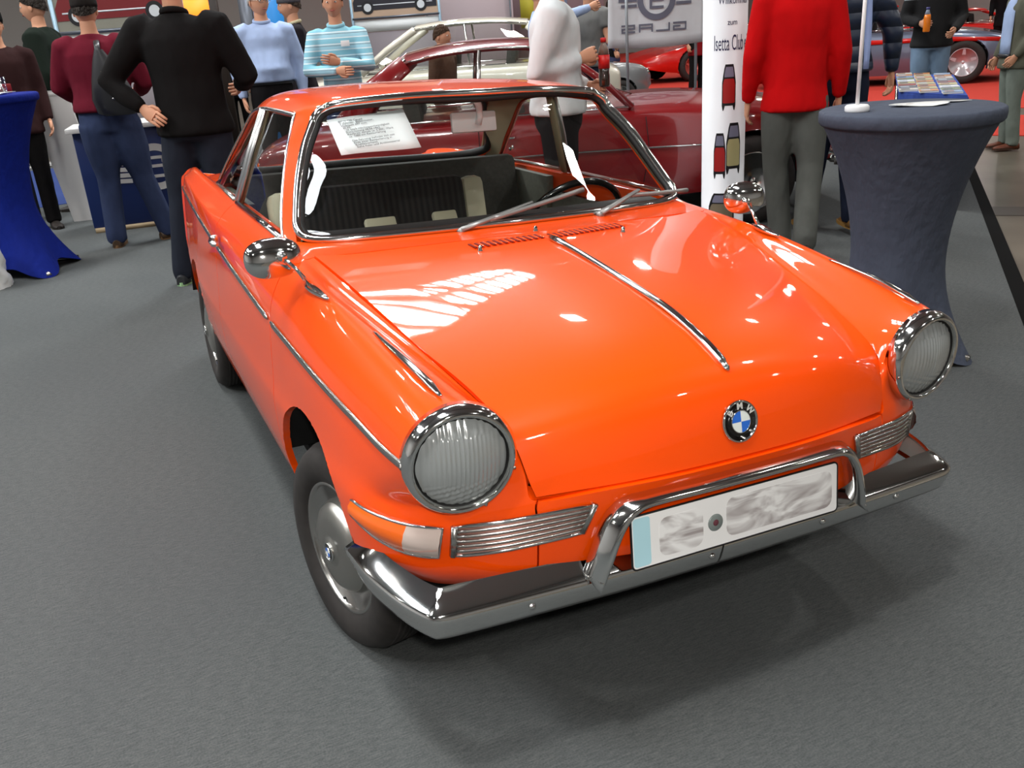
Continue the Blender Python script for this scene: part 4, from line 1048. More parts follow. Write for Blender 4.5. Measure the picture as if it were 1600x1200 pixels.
# ================================================================== OTHER CARS (x forward, y left, z up in their own frame)
def bg_car(name, label, loc, rot, paint, L, Wd, st, cab, wheels, zr=(.30, .42), roofm=None, wire=False, group=None, rim=CHROME2, spokes=5, tyre_r=.32, wx=.17, trim=True):
    """st: stations (x, half width, z bottom, z belt, z middle-of-bonnet); cab: dict(a,rf,rr,c,belt,roof,wb,wr)"""
    T_ = thing(name, label, 'car', loc, rad(rot), group)
    cg = Cage(); rows = []
    for x, w, z0, zb, zc in st:
        hgt = zb-z0
        rows.append([(x, w*.93, z0), (x, w*.99, z0+hgt*.25), (x, w, z0+hgt*.55), (x, w*.97, z0+hgt*.85), (x, w*.88, zb), (x, w*.62, zb*.35+zc*.65), (x, w*.3, zc), (x, 0, zc+.004)])
    for i in range(len(rows)-1): cg.strip(rows[i], rows[i+1], 'b')
    for r, dx in ((rows[0], -.05), (rows[-1], .05)):
        x = r[0][0]+dx; zc = (r[0][2]+r[4][2])/2
        inn = [(x, p[1]*.8, zc+(p[2]-zc)*.75) for p in r]; cg.strip(r, inn, 'b')
        cen = (x+dx*.2, 0, zc)
        for k in range(len(inn)-1): cg.f([inn[k], inn[k+1], cen], 'b')
        cg.f([inn[0], cen, (x, 0, inn[0][2])], 'b'); cg.f([r[0], inn[0], (x, 0, inn[0][2]), (r[0][0], 0, r[0][2])], 'b')
    n = len(cg.F); mp = [cg.v((v.x, -v.y, v.z)) for v in list(cg.V)]
    for i in range(n): cg.F.append(tuple(mp[j] for j in cg.F[i])[::-1]); cg.R.append('b')
    v_, f_, r_ = cg.solve(3, 3)
    def archx(V, F, cx_, cz, R):
        def ins(v): return (v.x-cx_)**2+(v.z-cz)**2 < R*R and abs(v.y) > .4
        keep = [f for f in F if not all(ins(V[i]) for i in f)]
        for f in keep:
            for i in f:
                v = V[i]
                if ins(v): d = math.hypot(v.x-cx_, v.z-cz) or 1e-6; v.x = cx_+(v.x-cx_)*R/d; v.z = cz+(v.z-cz)*R/d
        return keep
    for wx_ in wheels: f_ = archx(v_, f_, wx_, tyre_r, tyre_r+.045)
    panel('body_shell', v_, f_, paint, T_, gap=0, lip=.03, inward=((wheels[0]+wheels[1])/2, 0, .45))
    MB().box(((wheels[0]+wheels[1])/2, 0, .42), (L*.86, Wd*.84, .30)).build('underbody', DARK, T_)
    hw = Wd/2
    for wx_ in wheels:
        for s in (-1, 1):
            c = V3((wx_, s*(hw-wx/2-.01), tyre_r)); ax = V3((0, s, 0)); r = tyre_r
            ty = MB().lathe([(r*.64, -.08), (r*.80, -.09), (r*.95, -.08), (r, -.05), (r, .05), (r*.95, .08), (r*.80, .09), (r*.66, .08), (r*.62, .06)], c, ax, 40, closed=True).build('tyre', TYRE, T_)
            rm = MB().lathe([(r*.67, .075), (r*.65, .085), (r*.60, .06), (r*.57, .02), (r*.54, 0)], c, ax, 40).build('wheel_rim', rim, T_)
            MB().lathe([(r*.6, -.03), (0, -.03)], c, ax, 24).build('brake_drum', DARK, rm)
            xd = V3((1, 0, 0)); zd = V3((0, 0, 1))
            MB().lathe([(r*.16, -.02), (r*.16, .05), (r*.08, .075), (0, .08)], c, ax, 20).build('hub', rim, rm)
            if wire:
                g = MB()
                for k in range(24):
                    a = 2*PI*k/24; b_ = a+(.35 if k % 2 else -.35); g.tube([c+ax*(.05 if k % 2 else .0)+(xd*math.cos(b_)+zd*math.sin(b_))*r*.13, c+ax*.02+(xd*math.cos(a)+zd*math.sin(a))*r*.60], .005, 5)
                g.build('spokes', CHROME, rm)
            else:
                for k in range(spokes):
                    a = 2*PI*k/spokes+.3; d = xd*math.cos(a)+zd*math.sin(a); e = ax.cross(d)
                    MB().prism([c+ax*.04+d*r*.10+e*r*.11, c+ax*.05+d*r*.60+e*r*.055, c+ax*.05+d*r*.60-e*r*.055, c+ax*.04+d*r*.10-e*r*.11], ax*.03).build('spoke', rim, rm, sharp=30)
    if cab:
        a, rf_, rr, c, zb, zr_, wb, wr = (cab[k] for k in ('a', 'rf', 'rr', 'c', 'belt', 'roof', 'wb', 'wr')); pm = roofm or paint
        xm = (rf_+rr)/2; g = Cage(); N = 5; rws = []
        for i in range(N+1):
            x = rf_+(rr-rf_)*i/N; t = (i/N-.45)*2; z = zr_-.035*t*t-.012*abs(t)**3
            rws.append([(x, 0, z+.02), (x, wr*.5, z+.014), (x, wr*.85, z-.008), (x-(.0), wr, z-.045)])
        for i in range(N): g.strip(rws[i], rws[i+1], 'r')
        n = len(g.F); mp = [g.v((v.x, -v.y, v.z)) for v in list(g.V)]
        for i in range(n): g.F.append(tuple(mp[j] for j in g.F[i])[::-1]); g.R.append('r')
        q1, q2, q3 = g.solve(2, 3); panel('roof', q1, q2, pm, T_, gap=0, lip=.02, inward=(xm, 0, zr_-.4))
        zf, zrr = rws[0][3][2], rws[-1][3][2]
        for s in (-1, 1):
            A0, A1 = V3((a, s*wb, zb)), V3((rf_, s*wr, zf)); C0, C1 = V3((c, s*wb*.96, zb)), V3((rr, s*wr, zrr))
            MB().tube([A0, A0.lerp(A1, .5)+V3((.02, s*.01, .012)), A1], [cab.get('pr', .026)]*3, 8).build('front_pillar', pm, T_)
            MB().tube([C0, C0.lerp(C1, .5)+V3((-.03, s*.02, .02)), C1], [.10, .085, .07], 10, flat=.35, up=(0, s, .45)).build('rear_pillar', pm, T_)
            bp = cab.get('b', (rf_*.35+rr*.65)); MB().tube([V3((bp-.04, s*wb*.99, zb)), V3((bp, s*wr, zr_-.05))], .016, 8).build('door_pillar', CHROME2, T_)
            MB().tube([V3((x, s*(p_+.006), z_+.004)) for x, p_, z_ in [(r[3][0], r[3][1], r[3][2]) for r in rws]], .009, 6).build('drip_rail', CHROME, T_)
            MB().tube([V3((a-.02, s*(wb+.01), zb+.006)), V3(((a+c)/2, s*(wb+.02), zb+.006)), V3((c+.05, s*(wb+.0), zb+.006))], .009, 6).build('belt_trim', CHROME, T_)
            MB().grid([[V3((a+(c-a)*k/6, s*wb*.985, zb)) for k in range(7)], [V3((rf_+(rr-rf_)*k/6, s*(wr-.012), rws[min(5, k)][3][2]-.005)) for k in range(7)]]).build('side_glass', GLASS, T_)
        def scr(x0, x1, w0, w1, z0, z1, nm, bul):
            rs = []
            for j in range(7):
                t = j/6; rs.append([V3((x0+(x1-x0)*t+bul*(1-(k/5-1)**2)*(1-t*.5), (w0+(w1-w0)*t)*(k/5-1), z0+(z1-z0)*t)) for k in range(11)])
            MB().grid(rs).build(nm, GLASS, T_)
            MB().tube(rs[0]+[r[-1] for r in rs[1:]]+rs[-1][::-1][1:]+[r[0] for r in rs[::-1][1:-1]], .013, 6, closed=True).build(nm+'_frame', CHROME, T_)
        scr(a, rf_, wb*.97, wr*.97, zb+.01, zf+.02, 'windscreen', .10); scr(c, rr, wb*.92, wr*.95, zb+.01, zrr+.02, 'rear_screen', -.08)
        # seats and wheel inside
        for sx_2 in (cab.get('s1', xm+.1), cab.get('s2', xm-.7)):
            MB().box((sx_2, 0, zb-.02), (.12, wb*1.7, .42), Matrix.Rotation(rad(-8), 3, 'Y')).build('seat_back', cab.get('seat', GREYC), T_, bevel=.03)
            MB().box((sx_2+.28, 0, zb-.30), (.5, wb*1.7, .14)).build('seat_cushion', cab.get('seat', GREYC), T_, bevel=.03)
        sc0 = V3((a-.32, .36, zb+.0)); MB().tube([sc0+V3((.07*math.sin(2*PI*k/24), .19*math.cos(2*PI*k/24), .175*math.sin(2*PI*k/24))) for k in range(24)], .01, 6, closed=True).build('steering_wheel', BLACK, T_)
        MB().box((a-.12, 0, zb-.06), (.16, wb*1.75, .10)).build('dashboard', DARK, T_, bevel=.02)
    return T_
DRED = mat('dark_red_paint', (122, 8, 14), .3, coat=1); CRM = mat('cream_paint', (206, 200, 184), .3, coat=1); SILV = mat('silver_paint', (140, 142, 144), .35, .5, coat=1)
RED = mat('race_red_paint', (205, 22, 14), .3, coat=1); SBL = mat('blue_silver_paint', (118, 128, 150), .3, .6, coat=1)
# dark red coupe behind
st = [(-2.10, .58, .42, .74, .78), (-1.9, .70, .34, .82, .86), (-1.55, .77, .28, .86, .90), (-1.1, .80, .26, .87, .92), (-.6, .81, .25, .88, .93), (0, .815, .25, .885, .94), (.6, .81, .25, .885, .95), (1.1, .80, .26, .87, .95), (1.6, .78, .30, .845, .90), (1.95, .72, .36, .80, .84), (2.13, .58, .44, .72, .76)]
DR = bg_car('car', 'dark red vintage coupe parked side-on right behind the orange car', (2.114, 4.339, 0), -22, DRED, 4.3, 1.64, st, dict(a=.62, rf=.10, rr=-.98, c=-1.45, belt=.90, roof=1.41, wb=.71, wr=.62, b=-.45, s1=-.2, s2=-.95, seat=GREYC), (-1.25, 1.50), wire=True)
DR.scale = (.94, .94, .94)
for s in (-1, 1):
    MB().tube([(1.62, s*.79, .60), (.9, s*.822, .62), (0, s*.828, .63), (-1.0, s*.82, .62), (-1.85, s*.73, .61)], .007, 6).build('side_moulding', CHROME, DR)
    MB().tube([(.95, s*.775, .265), (0, s*.79, .26), (-.9, s*.775, .265)], .018, 6, flat=.6).build('sill_moulding', CHROME, DR)
    MB().tube([(-.42, s*.815, .765), (-.40, s*.835, .765), (-.26, s*.835, .765), (-.24, s*.815, .765)], .010, 6).build('door_handle', CHROME, DR)
    MB().tube([(.70, s*.812, .84), (.72, s*.826, .60), (.66, s*.818, .30)], .003, 4).build('door_gap', DARK, DR)
    MB().tube([(-.50, s*.812, .85), (-.50, s*.828, .60), (-.50, s*.818, .30)], .003, 4).build('door_gap', DARK, DR)
    MB().lathe([(.075, -.03), (.085, .0), (.085, .03), (.06, .045), (0, .05)], (2.10, s*.52, .66), (1, 0, 0), 20).build('headlamp', CHROME, DR)
    MB().lathe([(.04, 0), (.042, .03), (.02, .05), (0, .052)], (-2.10, s*.50, .66), (-1, 0, 0), 16).build('tail_lamp', AMBER, DR)
    MB().sphere((2.02, s*.66, .60), (.05, .02, .03), 10).build('side_lamp', AMBER, DR)
for x, w in ((2.24, .74), (-2.22, .72)):
    MB().tube(crom([(x*.93, -w, .44), (x*.985, -w*.9, .44), (x, -w*.5, .44), (x, w*.5, .44), (x*.985, w*.9, .44), (x*.93, w, .44)], 5), .045, 8, flat=.6).build('bumper', CHROME, DR)
MB().box((2.14, 0, .60), (.05, .62, .16)).build('radiator_grille', CHROME2, DR, bevel=.01)
for k in (-.16, .12): MB().tube([(.72, k, .955), (.50, k-.22, 1.03)], .005, 5).build('wiper', CHROME2, DR)
# cream car with a long roof
st2 = [(-2.15, .60, .42, .80, .84), (-1.9, .74, .34, .90, .94), (-1.4, .82, .28, .94, .98), (-.6, .84, .26, .95, .99), (.2, .84, .26, .95, 1.0), (1.0, .83, .28, .93, .98), (1.6, .80, .32, .90, .94), (2.0, .72, .38, .84, .87), (2.2, .58, .46, .74, .78)]
CR_ = bg_car('car', 'cream two-door car with its nose to the left behind the dark red coupe', (3.734, 10.037, 0), 152.6, CRM, 4.4, 1.7, st2, dict(a=1.10, rf=.38, rr=-1.05, c=-1.55, belt=.97, roof=1.53, wb=.74, wr=.64, pr=.045, b=-.25, s1=.0, s2=-.8, seat=GREYC), (-1.3, 1.4))
for s in (-1, 1): MB().lathe([(.09, -.03), (.10, .02), (.07, .04), (0, .05)], (2.18, s*.55, .70), (1, 0, 0), 20).build('headlamp', CHROME, CR_)
MB().tube(crom([(2.1, -.76, .48), (2.28, -.6, .48), (2.32, 0, .48), (2.28, .6, .48), (2.1, .76, .48)], 5), .05, 8, flat=.6).build('bumper', CHROME, CR_)
# silver roadster
st3 = [(-1.9, .55, .42, .72, .76), (-1.5, .72, .32, .84, .82), (-.8, .76, .28, .86, .84), (0, .77, .27, .88, .88), (.8, .77, .28, .93, .97), (1.4, .76, .32, .93, .94), (1.75, .68, .38, .86, .84), (1.92, .52, .46, .74, .74)]
RD = bg_car('car', 'silver-grey roadster nose seen between the poles of the hanging banner', (5.85, 11.45, 0), -12, SILV, 3.9, 1.55, st3, None, (-1.15, 1.25))
MB().tube(crom([(.25, -.62, .90), (.08, -.60, 1.14), (.04, 0, 1.18), (.08, .60, 1.14), (.25, .62, .90)], 5), .015, 8).build('windscreen_frame', CHROME, RD)
MB().grid([[V3((.25-.17*t, -.60+1.2*k/8, .90+.24*t)) for k in range(9)] for t in (0, .5, 1)]).build('windscreen', GLASS, RD)
RD.scale = (.82, .82, .82)
for s in (-1, 1): MB().lathe([(.08, -.02), (.09, .02), (.06, .05), (0, .055)], (1.86, s*.48, .72), (1, 0, 0), 20).build('headlamp', CHROME, RD)
# low red sports car
st4 = [(-2.2, .70, .38, .80, .80), (-1.8, .88, .26, .86, .86), (-1.2, .92, .20, .88, .88), (-.4, .90, .18, .80, .80), (.4, .90, .18, .76, .76), (1.1, .90, .18, .74, .74), (1.6, .88, .20, .68, .68), (2.0, .80, .26, .60, .60), (2.25, .60, .32, .50, .52)]
FR = bg_car('car', 'low red wedge-shaped sports car on red carpet beyond the hanging banner', (12.87, 16.2, 0), 175, RED, 4.5, 1.86, st4, dict(a=.70, rf=.05, rr=-.60, c=-1.30, belt=.80, roof=1.12, wb=.72, wr=.54, b=-.4, s1=-.3, s2=-.5, seat=DARK), (-1.35, 1.25), rim=mat('pink_red_rim', (190, 90, 80), .4, .3))
for k in range(4):
    MB().lathe([(.055, -.03), (.06, .02), (0, .03)], (-2.24, -.55+.36*k, .66), (-1, 0, 0), 16).build('tail_lamp', AMBER, FR)
# silver-blue sports car with a red stripe
st5 = [(-2.2, .70, .36, .86, .88), (-1.8, .88, .24, .92, .94), (-1.2, .93, .18, .93, .95), (-.4, .91, .17, .88, .90), (.4, .91, .17, .86, .88), (1.1, .92, .18, .85, .87), (1.6, .90, .22, .80, .80), (2.0, .80, .28, .70, .70), (2.25, .58, .34, .56, .60)]
BS = bg_car('car', 'silver-blue sports car with a red side stripe and star-shaped alloy wheels', (12.34, 10.86, 0), -49.5, SBL, 4.5, 1.88, st5, dict(a=.75, rf=.15, rr=-.70, c=-1.35, belt=.90, roof=1.27, wb=.72, wr=.56, b=-.45, s1=-.2, s2=-.5, seat=DARK), (-1.30, 1.32), rim=mat('pale_alloy', (205, 200, 205), .3, .5), tyre_r=.34)
for s in (-1, 1): MB().prism([(1.95, s*.85, .70), (.9, s*.925, .76), (-.6, s*.925, .76), (-.6, s*.925, .69), (.9, s*.925, .69), (1.95, s*.85, .64)], (0, s*.012, 0)).build('red_stripe', RED, BS)
# red racing car with rear wing, farther right
st6 = [(-2.0, .70, .34, .72, .74), (-1.5, .85, .22, .78, .78), (-.6, .85, .18, .74, .76), (.4, .85, .18, .72, .74), (1.3, .84, .20, .66, .66), (2.0, .62, .26, .48, .50)]
RC = bg_car('car', 'red racing car with a rear wing behind the silver-blue car', (18.6, 14.0, 0), -45, RED, 4.3, 1.75, st6, dict(a=.6, rf=.1, rr=-.5, c=-1.0, belt=.76, roof=1.06, wb=.62, wr=.46, b=-.3, s1=-.2, s2=-.4, seat=DARK), (-1.2, 1.25))
MB().box((-1.95, 0, 1.22), (.32, 1.6, .035)).build('rear_wing', RED, RC, bevel=.008)
for s in (-1, 1): MB().box((-1.92, s*.55, .98), (.2, .03, .48)).build('wing_stay', DARK, RC)
# ================================================================== THE HALL
CARPET = mat('grey_carpet', (86, 88, 88), .95, spec=.1)
def carpet_nodes(m, c1, c2, c3):
    nt, N, L, b = nodes(m); tc = N.new('ShaderNodeTexCoord')
    a = N.new('ShaderNodeTexNoise'); a.inputs['Scale'].default_value = 220; a.inputs['Detail'].default_value = 3
    w = N.new('ShaderNodeTexNoise'); w.inputs['Scale'].default_value = .9; w.inputs['Detail'].default_value = 3
    mp = N.new('ShaderNodeMapping'); mp.inputs['Scale'].default_value = (1, 6, 1); mp.inputs['Rotation'].default_value = (0, 0, .4)
    f2 = N.new('ShaderNodeTexNoise'); f2.inputs['Scale'].default_value = 34; f2.inputs['Detail'].default_value = 4
    L.new(tc.outputs['Object'], a.inputs['Vector']); L.new(tc.outputs['Object'], w.inputs['Vector']); L.new(tc.outputs['Object'], mp.inputs[0]); L.new(mp.outputs[0], f2.inputs['Vector'])
    ad = N.new('ShaderNodeMath'); ad.operation = 'ADD'; L.new(a.outputs['Fac'], ad.inputs[0]); L.new(f2.outputs['Fac'], ad.inputs[1])
    r = N.new('ShaderNodeMapRange'); r.inputs[1].default_value = .7; r.inputs[2].default_value = 1.3; L.new(ad.outputs[0], r.inputs[0])
    m1 = N.new('ShaderNodeMix'); m1.data_type = 'RGBA'; m1.inputs[6].default_value = (*sl(c1), 1); m1.inputs[7].default_value = (*sl(c2), 1); L.new(r.outputs[0], m1.inputs[0])
    m2 = N.new('ShaderNodeMix'); m2.data_type = 'RGBA'; m2.inputs[7].default_value = (*sl(c3), 1); L.new(m1.outputs[2], m2.inputs[6])
    r2 = N.new('ShaderNodeMapRange'); r2.inputs[1].default_value = .45; r2.inputs[2].default_value = .75; r2.inputs[4].default_value = .35; L.new(w.outputs['Fac'], r2.inputs[0]); L.new(r2.outputs[0], m2.inputs[0])
    L.new(m2.outputs[2], b.inputs['Base Color'])
    bp = N.new('ShaderNodeBump'); bp.inputs['Strength'].default_value = .25; bp.inputs['Distance'].default_value = .002; L.new(ad.outputs[0], bp.inputs['Height']); L.new(bp.outputs[0], b.inputs['Normal'])
carpet_nodes(CARPET, (70, 73, 74), (96, 98, 97), (76, 79, 81))
CONC = mat('polished_concrete', (98, 91, 80), .28, spec=.5); noisy(CONC, 2.2, .22, detail=6)
def slab(name, poly, z0, z1, m, kind='structure', sm=False):
    return tag(MB().prism([V3((x, y, z0)) for x, y in poly], (0, 0, z1-z0)).build(name, m, smooth=sm), kind=kind)
slab('floor', [(-16, -14), (30, -14), (30, 34), (-16, 34)], -.12, -.012, CONC)
E1, E2, E3 = (8.9, 6.45), (5.893, 3.628), (2.787, .737)
dirx = (E3[0]-E2[0], E3[1]-E2[1]); E4 = (E3[0]+dirx[0]*1.5, E3[1]+dirx[1]*1.5)
slab('carpet', [(-15, -13), (E4[0], -13), E4, E3, E2, (8.6, 6.2), (8.6, 13.0), (-15, 13.0)], -.012, 0, CARPET)
e = V3((E2[0]-E4[0], E2[1]-E4[1], 0)).normalized(); nn = V3((e.y, -e.x, 0))
A, B = V3((E4[0], E4[1], 0)), V3((E2[0], E2[1], 0))
slab('trim_1', [(A+nn*-.02).to_2d()[:], (A+nn*.055).to_2d()[:], (B+nn*.055).to_2d()[:], (B+nn*-.02).to_2d()[:]], 0, .002, mat('black_tape', (10, 10, 10), .9, spec=.1))
def strip_floor(name, ps, m): slab(name, ps, -.012, -.009, m)
DKS = mat('floor_duct_cover', (52, 46, 40), .35)
for k in range(6):
    a0, b0 = V3((4.63, 2.45, 0)), V3((4.74, 2.20, 0)); d = V3((.74, -.67, 0)).normalized(); o = (B-A).normalized()
    p = V3((4.46+.02, 2.29-.02, 0))+nn*(-.12+k*.52)
    strip_floor('floor_plate', [(p+o*0).to_2d()[:], (p+nn*.50).to_2d()[:], (p+nn*.50+o*.30).to_2d()[:], (p+o*.30).to_2d()[:]], DKS)
REDC = mat('red_carpet', (196, 52, 36), .95); noisy(REDC, 90, .12)
slab('red_carpet', [(7.45, 5.35), (7.9, 4.45), (9.4, 5.55), (8.9, 6.5)], -.012, -.004, REDC)
slab('red_carpet', [(9.35, 6.95), (10.2, 5.95), (28, 18), (28, 33), (8.8, 33), (8.8, 13.2)], -.012, -.004, REDC)
slab('blue_carpet', [(-4.0, 8.3), (-1.10, 8.75), (-.3, 8.9), (-.3, 12.5), (-4.0, 12.5)], 0, .004, mat('blue_carpet', (28, 52, 110), .95))
WALL = mat('hall_wall', (200, 196, 194), .9); WALLD = mat('hall_wall_dark', (184, 182, 180), .9)
def wall(name, a, b, h, m):
    a, b = V3((*a, 0)), V3((*b, 0)); d = (b-a).normalized(); q = V3((-d.y, d.x, 0))*.2
    tag(MB().prism([a-V3((0, 0, .1)), b-V3((0, 0, .1)), b+q-V3((0, 0, .1)), a+q-V3((0, 0, .1))], (0, 0, h+.1)).build(name, m, smooth=False), kind='structure')
wall('wall_back', (30, 33.8), (-16, 33.8), 8.2, WALLD); wall('wall_left', (-15.8, 34), (-15.8, -14), 8.2, WALLD); wall('wall_right', (29.8, -14), (29.8, 34), 8.2, WALLD); wall('wall_front', (-16, -13.8), (30, -13.8), 8.2, WALLD)
ROOFM = mat('roof_sheet', (158, 160, 164), .8)
cl = MB().box((7, 10, 8.15), (46, 48, .2)).build('ceiling', ROOFM, smooth=False); tag(cl, kind='structure')
STEEL = mat('roof_steel', (70, 74, 78), .5)
for k, y in enumerate((-9, -5.5, 1, 7.8, 14.6, 21, 27)):
    g = MB(); g.box((7, y, 7.85), (45.6, .12, .14)); g.box((7, y, 7.0), (45.6, .12, .12))
    for i in range(30):
        x = -15+i*1.5; g.tube([(x, y, 7.05), (x+.75, y, 7.8)], .03, 4); g.tube([(x+.75, y, 7.8), (x+1.5, y, 7.05)], .03, 4)
    tag(g.build('roof_truss', STEEL, smooth=False), kind='structure')
# glazing bars of the roof lights
def bars(name, x, y, sx, sy, ang, nx, ny, braces=0):
    R = Matrix.Rotation(rad(ang), 3, 'Z'); c = V3((x, y, 7.86)); g = MB()
    for i in range(nx+1): g.box(c+R @ V3((-sx/2+sx*i/nx, 0, 0)), (.11, sy+.1, .10), R)
    for i in range(ny+1): g.box(c+R @ V3((0, -sy/2+sy*i/ny, 0)), (sx+.1, .08, .10), R)
    for i in range(braces): g.tube([c+R @ V3((-sx/2+sx*(i+.1)/braces, -sy/2, -.15)), c+R @ V3((-sx/2+sx*(i+.9)/braces, sy/2, -.15))], .035, 5)
    tag(g.build(name, STEEL, smooth=False), kind='structure')
bars('window_1', *SKY1, 11, 2, 5); bars('window_2', *SKY2, 2, 7, 3); bars('window_3', *SKY3, 2, 11)
# ================================================================== STAND FURNITURE
def stretch_table(label, loc, Rt, H, m, waist, rot, foot, group=None):
    t = thing('bar_table', label, 'table', loc, rad(rot)); n = 64; rows = []
    def ftr(a): return max(0, math.cos(2*(a-rad(45))))**0
    for i in range(25):
        z = H*(i/24)-.0; u_ = i/24; row = []
        for k in range(n):
            a = 2*PI*k/n; lobe = abs(math.cos(2*a))**2.5      # four feet
            rt = waist+(Rt-waist)*max(0, (u_-.42)/.58)**1.9
            lo = max(0, 1-u_/.42); rf__ = waist+(foot*(.62+.38*lobe)-waist)*lo**1.7
            r = rt if u_ >= .42 else rf__
            zz = z+(.075*(1-lobe)*max(0, 1-u_/.25)**1.2)
            row.append(V3((r*math.cos(a), r*math.sin(a), zz-.03*u_)))
        rows.append(row)
    MB().grid(rows, closed=True).build('stretch_cover', m, t)
    MB().lathe([(Rt-.004, H-.055), (Rt+.004, H-.045), (Rt+.006, H-.022), (Rt+.004, H-.006), (Rt-.006, H), (0, H)], (0, 0, 0), (0, 0, 1), 64).build('table_top', m, t)
    MB().lathe([(.03, .05), (.03, H-.06)], (0, 0, 0), (0, 0, 1), 16).build('pole', CHROME2, t)
    for k in range(4):
        a = PI/2*k; MB().tube([(.0, 0, .06), (foot*.97*math.cos(a), foot*.97*math.sin(a), .02)], .018, 6).build('leg', CHROME2, t)
    return t
GCL = cloth('grey_stretch_cloth', (72, 78, 92), rough=.8, bump=.15, bscale=30, amt=.06); BCL = cloth('blue_stretch_cloth', (14, 32, 118), rough=.8, bump=.15, bscale=30)
TX, TY, TH_ = 1.945, .745, 1.012
stretch_table('round bar table in a dark grey stretch cover beside the orange car', (TX, TY, 0), .338, TH_, GCL, .185, 20, .34)
fp = thing('flag_stand', 'small white flag pole on a round white foot standing on the grey bar table', 'flag', (1.735, .815, TH_))
MB().lathe([(.044, .0), (.046, .006), (.046, .020), (.040, .026), (.0, .027)], (0, 0, 0), (0, 0, 1), 32).build('base', WHITE, fp)
MB().tube([(0, 0, .02), (.012, .006, .62)], .0075, 10).build('pole', WHITE, fp)
rows = [[V3((.012+.0005*j+k*.022*.9, .006-k*.022*.55+.006*math.sin(k*1.2+j*.4), .60-j*.037)) for k in range(2)] for j in range(13)]
MB().grid(rows).build('pennant', cloth('pennant_cloth', (150, 170, 215), rough=.8), fp, solid=.001)
lf = thing('leaflet', 'crumpled white leaflet lying flat on the grey bar table', 'paper', (2.04, .715, TH_+.001))
ol = [(-.165, .03), (-.13, .055), (.0, .07), (.14, .06), (.175, .045), (.12, .03), (.05, .028), (.055, -.01), (.03, -.035), (-.03, -.045), (-.07, -.025), (-.14, .0)]
cr2 = V3((.908, -.418, 0)); cf2 = V3((.418, .908, 0))
pts = [cr2*x+cf2*y*1.25+V3((0, 0, .004+.003*math.sin(x*30))) for x, y in ol]
MB().prism(pts, (0, 0, .002)).build('sheet', mat('leaflet_white', (235, 238, 235), .35, coat=.4), lf, smooth=False)
MB().prism([cr2*x+cf2*y+V3((0, 0, .0075)) for x, y in ((-.10, .03), (-.02, .055), (.04, .05), (.0, .03), (-.05, .02))], (0, 0, .0006)).build('printed_picture', mat('leaflet_print', (150, 128, 110), .4), lf, smooth=False)
stretch_table('round bar table in a bright blue stretch cover at the left edge', (-1.57, 5.42, 0), .36, 1.22, BCL, .17, 24, .40)
gp = thing('drinking_glass', 'clear glass with a straw on the blue bar table', 'glass', (-1.42, 5.42, 1.22))
MB().lathe([(.028, 0), (.034, .11), (.031, .11), (.026, .006), (0, .006)], (0, 0, 0), (0, 0, 1), 24).build('tumbler', GLASS, gp)
MB().tube([(.01, 0, .01), (-.035, 0, .19)], .004, 6).build('straw', WHITE, gp)
pp = thing('paper_pile', 'loose white papers spread on the blue bar table', 'paper', (-1.57, 5.38, 1.22))
for k in range(4): MB().box((-.10+.07*k, -.12+.05*(k % 2), .004+.003*k), (.20, .14, .002), Matrix.Rotation(.4*k-.5, 3, 'Z')).build('sheet', mat('leaflet_white', (235, 238, 235), .35), pp)
bx = thing('red_box', 'small red box behind the papers on the blue bar table', 'box', (-1.46, 5.62, 1.22)); MB().box((0, 0, .03), (.16, .10, .06), Matrix.Rotation(.3, 3, 'Z')).build('carton', mat('carton_red', (140, 20, 24), .5), bx, bevel=.004)
bag = thing('plastic_bag', 'crumpled white plastic bag on the carpet by the blue table foot', 'bag', (-1.80, 5.02, 0))
rows = []
for i in range(12):
    z = .27*i/11; row = []
    for k in range(22):
        a = 2*PI*k/22; r = (.155-.02*(i/11))*(1+.07*math.sin(a*5+i)+.05*math.sin(a*9-i*1.7)); row.append(V3((r*math.cos(a), r*math.sin(a)*.8, z+.02*math.sin(a*3))))
    rows.append(row)
bgm = MB(); capgrid(bgm, rows); bgm.build('bag_body', mat('bag_white', (215, 220, 218), .4, coat=.3), bag)
MB().box((.02, -.12, .15), (.10, .02, .05)).build('red_print', mat('bag_print', (190, 80, 60), .5), bag)
# counter: navy front panel with a white winged emblem, white rounded panel to its left
ct = thing('counter', 'navy blue exhibition counter with white winged emblem behind the two men at left', 'counter', (-.56, 6.55, 0), rad(-7))
NAVY = mat('navy_panel', (12, 34, 84), .45); OFFW = mat('off_white_panel', (198, 196, 194), .5); LOGO = mat('logo_white', (190, 188, 186), .5)
MB().box((0, .28, .435), (1.02, .50, .80)).build('cabinet', NAVY, ct, bevel=.01)
MB().box((0, .24, .02), (1.0, .46, .04)).build('plinth', mat('plinth_wood', (150, 130, 100), .6), ct)
MB().box((0, .26, .855), (1.10, .60, .04)).build('counter_top', OFFW, ct, bevel=.006)
def disc(c, r0, r1, a0, a1, n=24, y=0, d=.004):
    P_ = [V3((c[0]+r1*math.cos(rad(a0+(a1-a0)*k/n)), y, c[1]+r1*math.sin(rad(a0+(a1-a0)*k/n)))) for k in range(n+1)]
    Q_ = [V3((c[0]+r0*math.cos(rad(a0+(a1-a0)*k/n)), y, c[1]+r0*math.sin(rad(a0+(a1-a0)*k/n)))) for k in range(n+1)]
    mb = MB(); mb.grid([P_, Q_]); mb.grid([[p+V3((0, d, 0)) for p in P_], [p+V3((0, d, 0)) for p in Q_]]); mb.grid([P_, [p+V3((0, d, 0)) for p in P_]]); return mb
